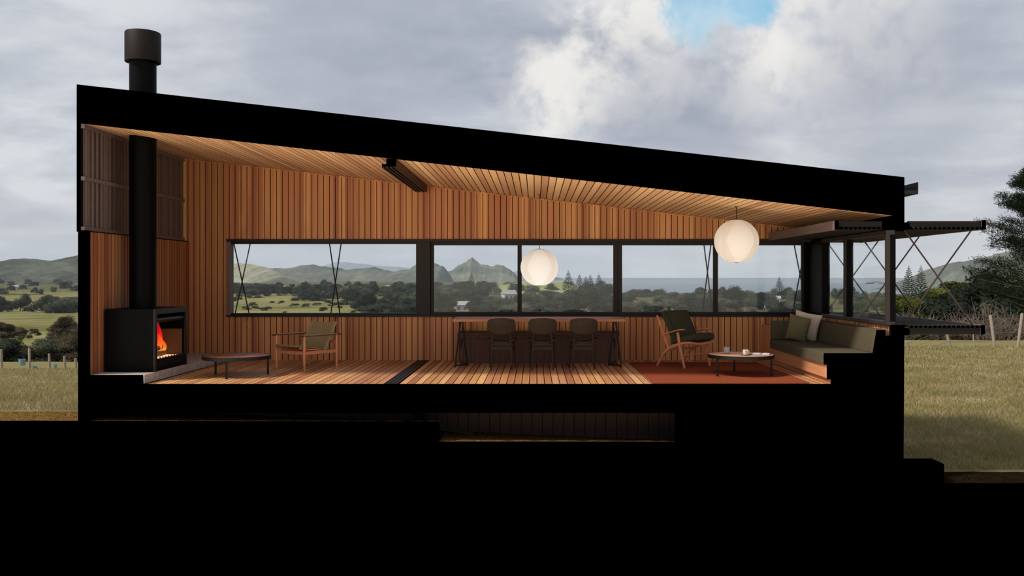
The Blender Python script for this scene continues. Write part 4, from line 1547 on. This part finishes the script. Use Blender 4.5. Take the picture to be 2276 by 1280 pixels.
hill([(2052, 616), (2082, 609), (2105, 597), (2128, 583), (2150, 580), (2175, 583), (2190, 574), (2240, 562), (2330, 545), (2500, 530), (2900, 560)], 650, 900, 170, H_MID, .14, 10)

# ---- trees
BUSH1 = mat_leaf('dark_bush_leaves', [lin(38, 45, 37), lin(60, 69, 57), lin(92, 99, 80)])
BUSH2 = mat_leaf('grey_green_bush_leaves', [lin(48, 55, 47), lin(76, 83, 69), lin(110, 113, 92)])
BUSH3 = mat_leaf('yellow_green_leaves', [lin(46, 52, 28), lin(82, 88, 42), lin(122, 122, 66)])
BUSH4 = mat_leaf('brown_scrub_leaves', [lin(62, 54, 46), lin(94, 86, 72), lin(124, 116, 94)])
PINE = mat_leaf('pine_needles', [lin(26, 36, 26), lin(46, 60, 40), lin(84, 96, 58)], 2.4)
NORF = mat_leaf('norfolk_pine_needles', [lin(40, 50, 44), lin(60, 70, 60), lin(84, 92, 78)], 3.0)
BARK = mat_plain('grey_bark', lin(96, 84, 72), 0.95, 0.05, 0, 0.3, 8)
TWIG = mat_plain('bare_grey_twigs', lin(98, 88, 80), 0.95, 0.05, 0, 0.3, 8)
POST = mat_plain('weathered_fence_timber', lin(138, 126, 112), 0.95, 0.05, 0, 0.25, 9)


def crown_mesh(seed, n_lobes, n_leaf, leaf, flat=.55, core=True, upright=0.0):
    """foliage of a tree one unit tall standing on z = 0"""
    r_ = np.random.default_rng(seed)
    lobes = []
    for k in range(n_lobes):
        a = r_.uniform(0, 2 * PI)
        rr = .36 * math.sqrt(r_.uniform(0, 1))
        zz = r_.uniform(.12, .80) if k else .60
        rr *= (1.35 - .85 * max(0, zz - .2)) if not upright else (1.3 - 1.25 * zz)
        sz = r_.uniform(.16, .27) * (1 - .3 * upright * zz)
        lobes.append((rr * math.cos(a), rr * math.sin(a), zz, sz, sz * flat * r_.uniform(1.0, 1.5)))
    o = MB()
    if core:
        for (lx, ly, lz, sx_, sz_) in lobes:
            n, m_ = 8, 6
            vv, ff = [], []
            for j in range(m_ + 1):
                ph = -PI / 2 + PI * j / m_
                for i_ in range(n):
                    th = 2 * PI * i_ / n
                    q = Vector((math.cos(ph) * math.cos(th), math.cos(ph) * math.sin(th), math.sin(ph)))
                    k = .72 * (1 + .25 * mnoise.noise(q * 2.2 + Vector((lx * 9, ly * 9, lz * 9))))
                    vv.append((lx + q.x * sx_ * k, ly + q.y * sx_ * k, max(.02, lz + q.z * sz_ * k)))
            for j in range(m_):
                for i_ in range(n):
                    i2 = (i_ + 1) % n
                    ff.append((j * n + i_, j * n + i2, (j + 1) * n + i2, (j + 1) * n + i_))
            o.add(vv, ff)
        # skirt of foliage to the ground
    for k in range(n_leaf):
        lx, ly, lz, sx_, sz_ = lobes[int(r_.integers(0, n_lobes))]
        q = r_.normal(size=3)
        q /= np.linalg.norm(q)
        k2 = r_.uniform(.82, 1.12)
        c = Vector((lx + q[0] * sx_ * k2, ly + q[1] * sx_ * k2, max(.03, lz + q[2] * sz_ * k2)))
        nr = Vector(q) + Vector(r_.normal(size=3) * .5)
        nr.normalize()
        t1 = nr.cross(Vector((0, 0, 1)))
        if t1.length < .05:
            t1 = Vector((1, 0, 0))
        t1.normalize()
        t2 = nr.cross(t1)
        l = leaf * r_.uniform(.6, 1.4)
        a = r_.uniform(0, 2 * PI)
        u, v = t1 * math.cos(a) + t2 * math.sin(a), -t1 * math.sin(a) + t2 * math.cos(a)
        o.add([c - u * l, c + v * l * .5, c + u * l, c - v * l * .5], [(0, 1, 2, 3)])
    o.tube([(0, 0, 0), (.02, .01, .25), (0, 0, .55)], [.035, .028, .015], 6)
    return o


PROTO = {}


def proto(key, mat, seed, n_lobes=13, n_leaf=4600, leaf=.030, flat=.6):
    o = crown_mesh(seed, n_lobes, n_leaf, leaf, flat).build('bush_tree', mat, smooth=True)
    PROTO[key] = [o, False]


proto('a', BUSH1, 11)
proto('b', BUSH1, 12, 10, 4000, .030, .75)
proto('c', BUSH2, 13)
proto('d', BUSH2, 14, 16, 5000, .028, .5)
proto('y', BUSH3, 15, 14, 4800, .028, .55)
proto('s', BUSH4, 16, 14, 4800, .026, .6)


def plant(key, p, h, wide, label, group, rz=None):
    o, used = PROTO[key]
    if used:
        o = o.copy()
        COL.objects.link(o)
    else:
        PROTO[key][1] = True
    o.location = (p.x, p.y, p.z - h * .06)
    o['order'] = p.x / (p.y + 12)
    o.scale = (h * wide, h * wide, h)
    o.rotation_euler = (0, 0, random.uniform(0, 6.28) if rz is None else rz)
    tag(o, label, 'tree' if 'shrub' not in label else 'shrub', group)
    return o


def belt(n, px0, px1, b0, b1, h0, h1, keys, label, group, wide=(1.0, 1.5)):
    for k in range(n):
        px = px0 + (px1 - px0) * (k + random.uniform(.1, .9)) / n
        py = random.uniform(b0, b1)
        p = ground_at(px, py)
        s = FPX / (p.y + 12)
        plant(random.choice(keys), p, random.uniform(h0, h1) / s, random.uniform(*wide), label, group)


belt(16, 515, 930, 636, 645, 12, 20, 'abc', 'small dark tree below the hills in the open window bay', 'trees at the foot of the hills')
belt(16, 515, 930, 646, 657, 18, 28, 'abcd', 'dark bush tree beyond the field in the open window bay', 'trees beyond the field')
belt(15, 800, 935, 662, 705, 28, 46, 'ab', 'large dark bush tree beside the wide dark window post', 'trees by the wide post')
belt(24, 515, 935, 648, 662, 16, 26, 'abcd', 'bushy tree along the woods edge in the open window bay', 'woods edge in the open bay')
belt(9, 690, 830, 662, 682, 22, 34, 'abc', 'dark bushy tree where the field ends in the open bay', 'trees ending the field')
belt(22, 512, 800, 664, 696, 5, 11, 'scd', 'low scrub clump on the field in the open window bay', 'scrub clumps on the field', (1.6, 3.0))
belt(20, 955, 1375, 642, 660, 18, 32, 'abcd', 'small round tree near shore behind the panes over the table', 'trees on the shore flat')
belt(34, 950, 1380, 668, 712, 32, 54, 'abcd', 'large round tree just above the sill behind the table', 'trees of the dense wood')
belt(16, 1380, 1800, 658, 668, 18, 30, 'abc', 'small round tree near the beach behind the right panes', 'trees near the beach')
belt(28, 1380, 1830, 676, 712, 30, 48, 'abcd', 'large tree just above the sill of the right panes', 'trees below the right windows')
belt(12, 1820, 2000, 660, 700, 22, 40, 'abcd', 'bush tree seen through the panes of the right wall', 'trees behind the right wall panes')
belt(9, -60, 175, 628, 636, 12, 18, 'abd', 'dark tree in the belt under the far left hill', 'tree belt at far left')
belt(10, -60, 175, 640, 655, 12, 20, 'abd', 'dark bush tree on the green slope at far left', 'trees under the left hill')
belt(3, -40, 55, 690, 694, 36, 46, 'ab', 'broad dark tree by the pasture at the left edge', 'trees at the left edge')
belt(5, 95, 178, 690, 696, 34, 52, 'ac', 'broad dark tree by the pasture beside the house corner', 'trees beside the house corner')


def near_plant(px, base, hpx, depth, key, wide, label, group):
    s = FPX / depth
    p = Vector(((px - VPX) / s, depth - 12, EYE - (base - VPY) / s))
    return plant(key, p, hpx / s, wide, label, group)


for px, b_, h_, w_ in ((-4, 752, 44, 1.5), (18, 750, 36, 1.4), (44, 752, 30, 1.4), (78, 745, 18, 1.2), (124, 752, 38, 1.2), (142, 750, 56, .9), (158, 756, 40, 1.3)):
    near_plant(px, b_, h_, 120, 's', w_, 'dark brown scrub tree on the far left field', 'brown scrub on the left field')
for px, b_, h_, w_ in ((-20, 822, 62, 1.4), (22, 818, 66, 1.3), (60, 822, 60, 1.4), (98, 824, 64, 1.3), (135, 826, 66, 1.3), (168, 826, 70, 1.2), (110, 815, 78, 1.2), (0, 815, 80, 1.3), (160, 812, 80, 1.2)):
    near_plant(px, b_, h_, 58, random.choice('dcs'), w_, 'dense grey green shrub behind the left fence posts', 'hedge shrubs at left')

# shrubs and scrub behind the right fence
for px, b_, h_, w_, k in ((2095, 700, 62, 1.7, 'y'), (2150, 690, 74, 1.6, 'y'), (2195, 705, 82, 1.5, 'y'), (2130, 720, 60, 1.7, 'y'), (2110, 690, 58, 1.6, 'y'), (2175, 680, 58, 1.6, 'y')):
    near_plant(px, b_, h_, 62, k, w_, 'yellow green shrub left of the tall pine', 'yellow green shrubs at right')
for px, b_, h_, w_, k in ((2012, 735, 90, 1.1, 'y'), (2036, 745, 88, 1.2, 'c'), (2062, 742, 105, 1.2, 'a'), (2090, 745, 112, 1.3, 'b'), (2170, 760, 95, 1.2, 'a'), (2225, 770, 150, 1.3, 'b'), (2275, 772, 160, 1.3, 'a'), (2200, 760, 120, 1.2, 'c'), (2250, 765, 175, 1.1, 'b'), (2140, 745, 85, 1.3, 'c')):
    near_plant(px, b_, h_, 56, k, w_, 'dark green thicket shrub behind the right fence', 'dark thicket at right')
for k in range(9):
    near_plant(2005 + 36 * k + random.uniform(-8, 8), 782, random.uniform(36, 62), 44, 's', 1.6, 'dry brown shrub along the foot of the right fence', 'dry shrubs at the right fence')

# bare twiggy bushes
def twig_bush(seed):
    r_ = random.Random(seed)
    o = MB()
    for k in range(34):
        a = r_.uniform(0, 6.28)
        p = Vector((r_.uniform(-.25, .25), r_.uniform(-.25, .25), 0))
        dr = Vector((math.cos(a) * .5, math.sin(a) * .5, r_.uniform(.5, 1.3))).normalized()
        l = r_.uniform(.5, 1.0)
        pts = [p]
        for q in range(5):
            dr = (dr + Vector((r_.uniform(-.35, .35), r_.uniform(-.35, .35), r_.uniform(-.2, .15)))).normalized()
            pts.append(pts[-1] + dr * l / 5)
        o.tube(pts, [.011, .010, .008, .006, .005, .003], 4)
        for b in range(3):
            st_ = pts[r_.randint(2, 4)]
            d2 = (dr + Vector((r_.uniform(-1, 1), r_.uniform(-1, 1), r_.uniform(-.4, .5)))).normalized()
            o.tube([st_, st_ + d2 * l * .16, st_ + d2 * l * .3 + Vector((0, 0, r_.uniform(-.03, .05)))], [.006, .004, .002], 4)
    return o.build('bare_bush', TWIG)


tb = [twig_bush(3), twig_bush(5)]
for k in range(16):
    o = tb[k % 2] if k < 2 else tb[k % 2].copy()
    if k >= 2:
        COL.objects.link(o)
    px, dep = 2008 + 19 * k + random.uniform(-8, 8), random.uniform(40, 47)
    s = FPX / dep
    o.location = ((px - VPX) / s, dep - 12, EYE - (772 - VPY) / s)
    hh = random.uniform(60, 108) / s
    o.scale = (hh * 1.0, hh * 1.0, hh)
    o.rotation_euler = (0, 0, random.uniform(0, 6))
    o['order'] = o.location.x / (o.location.y + 12)
    tag(o, 'bare grey twiggy bush behind the right fence posts', 'bush', 'bare bushes at right')


# tall pine at the right edge
def big_pine():
    dep = 50.0
    s = FPX / dep
    base = Vector(((2300 - VPX) / s, dep - 12, -2.0))
    H = 372 / s
    root = empty('tall_pine', base, 'tall dark pine tree rising at the right edge of the view', 'tree')
    MB().tube([(0, 0, 0), (.1, 0, H * .4), (.05, .05, H * .75), (.0, 0, H * .97)], [.22, .17, .10, .02], 10).build('trunk', BARK, root, smooth=True)
    r_ = np.random.default_rng(5)
    o, br = MB(), MB()
    for k in range(120):
        t_ = (k + .5) / 120
        z = H * (.16 + .84 * t_)
        reach = (3.7 * (1 - t_) ** .62 + .28) * r_.uniform(.65, 1.1)
        a = r_.uniform(0, 6.28)
        e = Vector((math.cos(a) * reach, math.sin(a) * reach, z + reach * r_.uniform(.10, .40)))
        st_ = Vector((.05, 0, z))
        br.tube([st_, st_.lerp(e, .5) + Vector((0, 0, -.05)), e], [.035, .022, .008], 5)
        for q in range(560):
            u = r_.uniform(.22, 1.06)
            c = st_.lerp(e, u) + Vector(r_.normal(size=3)) * (.17 * (1.15 - .5 * u))
            dr = (Vector((math.cos(a), math.sin(a), .7)) + Vector(r_.normal(size=3)) * .55).normalized()
            sd = dr.cross(Vector(r_.normal(size=3))).normalized()
            l = r_.uniform(.07, .15)
            o.add([c - sd * .017, c + sd * .017, c + dr * l], [(0, 1, 2)])
    br.build('branches', BARK, root)
    o.build('foliage', PINE, root)
    return root


big_pine()


# Norfolk pines
def norfolk():
    root = bpy.data.objects.new('norfolk_pine', None)
    COL.objects.link(root)
    MB().tube([(0, 0, 0), (0, 0, 1.0)], [.016, .003], 8).build('trunk', BARK, root)
    o = MB()
    r_ = random.Random(2)
    for k in range(17):
        t_ = k / 16
        z = .14 + .82 * t_
        L = .235 * (1 - t_) ** .8 + .015
        for b in range(7):
            a = 2 * PI * b / 7 + k * .5 + r_.uniform(-.15, .15)
            c, s_ = math.cos(a), math.sin(a)
            l = L * r_.uniform(.8, 1.1)
            pts = [(0, 0, z), (c * l * .5, s_ * l * .5, z + l * .05), (c * l * .85, s_ * l * .85, z + l * .20), (c * l, s_ * l, z + l * .36)]
            o.tube(pts, [.005, .010, .010, .002], 5)
    o.build('branches', NORF, root)
    return root


nf = norfolk()
NP = [(1263, 656, 56, 'tallest dark norfolk pine of the row on the shore, just right of the lower pendant'),
      (1288, 655, 47, 'slim norfolk pine second from the left in the row behind the table window'),
      (1302, 657, 44, 'norfolk pine third from the left in the row behind the table window, touching its neighbour'),
      (1312, 656, 47, 'norfolk pine fourth from the left in the row behind the table window'),
      (1331, 656, 48, 'norfolk pine at the right end of the row behind the table window'),
      (1048, 634, 30, 'small dark norfolk pine in front of the pointed island'),
      (1732, 660, 46, 'single norfolk pine standing by the beach in the window right of the pendant'),
      (2020, 680, 90, 'slender norfolk pine right of the front window mullion, nearer the house wall'),
      (2047, 676, 88, 'slender norfolk pine framed by the crossed rods right of the house')]
for k, (px, b_, h_, lb) in enumerate(NP):
    o = nf if k == 0 else copy_tree(nf)
    dep = {0: 420, 1: 420, 2: 430, 3: 420, 4: 415, 5: 700, 6: 430, 7: 200, 8: 210}[k]
    s = FPX / dep
    o.location = ((px - VPX) / s, dep - 12, EYE - (b_ - VPY) / s)
    hh = h_ / s
    o.scale = (hh * (1.25 if k < 7 else 1.0), hh * (1.25 if k < 7 else 1.0), hh)
    o.rotation_euler = (0, 0, k * 1.1)
    tag(o, lb, 'tree', 'norfolk pines')

# ---- fences
for k, (xt, yt, xb, yb, lb) in enumerate([
        (3, 776, 4, 818, 'leftmost grey fence post at the left edge of the meadow'),
        (65, 774, 66, 820, 'grey fence post second from the left edge, in front of the hedge'),
        (109, 786, 111, 826, 'grey fence post third from the left edge, leaning slightly'),
        (143, 792, 145, 826, 'grey fence post left of the house corner, fourth from the edge'),
        (168, 796, 169, 828, 'grey fence post tight beside the left corner of the house'),
        (2014, 758, 2025, 800, 'leaning grey fence post right beside the black foundation of the house'),
        (2101, 730, 2113, 776, 'leaning fence post below the end of the lower outside shutter'),
        (2163, 728, 2164, 778, 'thin upright fence stake left of the two tall right posts'),
        (2201, 700, 2211, 775, 'tall leaning fence post, left of the two at the far right'),
        (2272, 696, 2262, 772, 'tall leaning fence post at the right edge of the picture')]):
    dep = 44.0 if xt < 500 else 36.0
    a, b = at(xt, yt, dep - 12), at(xb, yb, dep - 12)
    b2 = b + (b - a) * .25
    rad = .055 if k not in (7,) else .022
    o = MB().tube([b2 - b, (a - b) * .98, (a - b)], [rad * 1.05, rad, rad * .7], 9).build('fence_post', POST, smooth=True)
    o.location = b
    tag(o, lb, 'fence post', 'weathered fence posts')
wi = MB()
for zz in (.25, .55, .85, 1.1):
    wi.tube([at(2020, 796, 24.0) + Vector((0, 0, zz * .7)), at(2107, 772, 24.0) + Vector((0, 0, zz * .85)), at(2206, 772, 24.0) + Vector((0, 0, zz)), at(2268, 770, 24.0) + Vector((0, 0, zz)), at(2420, 766, 24.0) + Vector((0, 0, zz))], .006, 4)
tag(wi.build('fence_wire', TWIG), 'thin fence wires strung between the right hand posts', 'wire')

TEAL = mat_plain('teal_plastic', lin(112, 136, 130), 0.6, 0.3, 0, 0.1)
for px, py, wd, hp, lb in ((49, 812, 15, 14, 'teal plastic tub in the grass left of the second fence post'), (76, 822, 13, 9, 'low pale teal tub in the grass right of the second fence post'),
                           (122, 826, 9, 16, 'teal plant guard right of the third fence post')):
    b = at(px, py, 31.5)
    s = sc(31.5)
    o = MB().lathe([(0, 0), (wd / s * .42, 0), (wd / s * .5, hp / s), (wd / s * .46, hp / s), (wd / s * .4, .03), (0, .03)], n=20).build('tub', TEAL, smooth=True)
    o.location = b
    tag(o, lb, 'tub')

# ---- far houses
HW = mat_plain('white_house_wall', lin(158, 158, 155), 0.9, 0.1, 0, 0.1, .5)
HR = mat_plain('pale_grey_roof', lin(138, 140, 140), 0.8, 0.1, 0, 0.06, .5)
HG = mat_plain('dark_house_glass', lin(70, 76, 80), 0.4, 0.3, 0, 0.1, .5)
for px, py, wp, hp, rz, lb in ((40, 641, 17, 9, .3, 'small white house on the slope under the far left hill'),
                               (1131, 668, 30, 24, .5, 'two storey white house among trees left of the lower pendant'),
                               (1030, 690, 42, 22, .2, 'white house mostly hidden by trees in the pane above the table end'),
                               (1722, 674, 26, 17, -.4, 'white house among trees right of the beach, below the single norfolk pine'),
                               (1690, 690, 20, 14, .4, 'pale house half hidden in trees at the sill of the right back window'),
                               (622, 641, 26, 6, .1, 'long low white house under the pale hill in the open bay'),
                               (880, 640, 44, 6, .0, 'long low white roofed house behind the trees beside the wide post')):
    p = ground_at(px, py)
    s = FPX / (p.y + 12)
    wd, hh = wp / s, hp / s
    root = empty('house', p, lb, 'house', 'white houses in the valley', rz)
    MB().box(-wd / 2, wd / 2, -wd * .3, wd * .3, -hh * .4, hh * .62).build('walls', HW, root)
    o = MB()
    o.hexa([(-wd * .54, -wd * .36, hh * .62), (wd * .54, -wd * .36, hh * .62), (wd * .54, wd * .36, hh * .62), (-wd * .54, wd * .36, hh * .62),
            (-wd * .54, -.02, hh), (wd * .54, -.02, hh), (wd * .54, .02, hh), (-wd * .54, .02, hh)])
    o.build('roof', HR, root)
    for q in (-.28, .05, .32):
        MB().box(wd * q - wd * .07, wd * q + wd * .07, -wd * .3 - .04, -wd * .3 - .005, hh * .12, hh * .45).build('window', HG, root)

# ---- grass blades on the meadow near the house
def grass_mat():
    m, t, o = new_mat('grass_blades')
    ps = t.n('ShaderNodeNewGeometry').outputs['Position']
    a = t.noise(ps, 0.9, 7.0, 0.7)
    b = t.noise(ps, 14.0, 3.0, 0.7)
    c = t.ramp(t.math('ADD', t.math('MULTIPLY', a, .55), t.math('MULTIPLY', b, .45)),
               [(0.36, lin(108, 104, 62)), (0.45, lin(140, 132, 84)), (0.53, lin(150, 136, 102)), (0.64, lin(196, 178, 148))])
    df = t.n('ShaderNodeBsdfDiffuse', None, Color=c)
    tl = t.n('ShaderNodeBsdfTranslucent', None, Color=c)
    mx_ = t.n('ShaderNodeMixShader', None, i0=.3, i1=df.outputs[0], i2=tl.outputs[0])
    t.t.links.new(mx_.outputs[0], o.inputs[0])
    return m


GRASSM = grass_mat()


def grass(px0, px1, d0, d1, n, h0, h1):
    r_ = np.random.default_rng(int(px0) + 999)
    o = MB()
    u = r_.uniform(0, 1, n)
    dep = d0 * (d1 / d0) ** u
    px = r_.uniform(px0, px1, n)
    ang = r_.uniform(0, 6.28, n)
    hh = r_.uniform(h0, h1, n)
    ln = r_.normal(0, .5, (n, 2))
    for k in range(n):
        x = (px[k] - VPX) / FPX * dep[k]
        y = dep[k] - 12
        z = land_z(x, y) - .01
        h_ = hh[k]
        wd = .0045 * dep[k] / 12
        c, s_ = math.cos(ang[k]) * wd, math.sin(ang[k]) * wd
        i0 = len(o.v)
        o.v += [(x - c, y - s_, z), (x + c, y + s_, z), (x + ln[k][0] * h_, y + ln[k][1] * h_, z + h_)]
        o.f.append((i0, i0 + 1, i0 + 2))
        o.m.append(0)
    ob_ = o.build('grass', GRASSM)
    return tag(ob_, 'short rough green and straw coloured meadow grass', 'grass', kind='stuff')


g1 = grass(1720, 2900, 12.9, 37, 150000, .05, .14)
g1['label'] = 'rough straw coloured meadow grass sloping away right of the house'
g2 = grass(-600, 380, 13.0, 46, 90000, .05, .14)
g2['label'] = 'rough green meadow grass left of the house in front of the fence'

# ---- thin sea haze over the distant land
hz = MB().box(-2600, 2600, 90, 2600, -20, 160).build('haze', BLACK)
hm = bpy.data.materials.new('sea_haze')
hm.use_nodes = True
ht = NT(hm.node_tree)
ho = ht.n('ShaderNodeOutputMaterial')
vs_ = ht.n('ShaderNodeVolumeScatter', None, Color=(.84, .92, 1.0, 1), Density=HAZE)
ht.t.links.new(vs_.outputs[0], ho.inputs['Volume'])
hz.data.materials[0] = hm
tag(hz, 'thin grey sea haze lying over the distant hills', 'haze', kind='stuff')

# ---- single out the plants that share a description by their order from left to right
ORD = ['leftmost', 'second from left', 'third from left', 'fourth from left', 'fifth from left', 'sixth from left', 'seventh from left', 'eighth from left', 'ninth from left', 'tenth from left']
groups = {}
for o in list(C.objects):
    if o.parent is None and o.get('group') and o.get('category') in ('tree', 'shrub', 'bush') and 'order' in o.keys():
        groups.setdefault((o['group'], o['label']), []).append(o)
for (g, lb), os_ in groups.items():
    os_.sort(key=lambda q: q['order'])
    for k, o in enumerate(os_):
        if k < 10:
            od = ORD[k]
        elif k == len(os_) - 1:
            od = 'rightmost'
        else:
            n_ = k + 1
            od = '%d%s from left' % (n_, {1: 'st', 2: 'nd', 3: 'rd'}.get(n_ % 10 if not 10 < n_ < 14 else 0, 'th'))
        o['label'] = lb + ', ' + od
for o in C.objects:
    if 'order' in o.keys():
        del o['order']
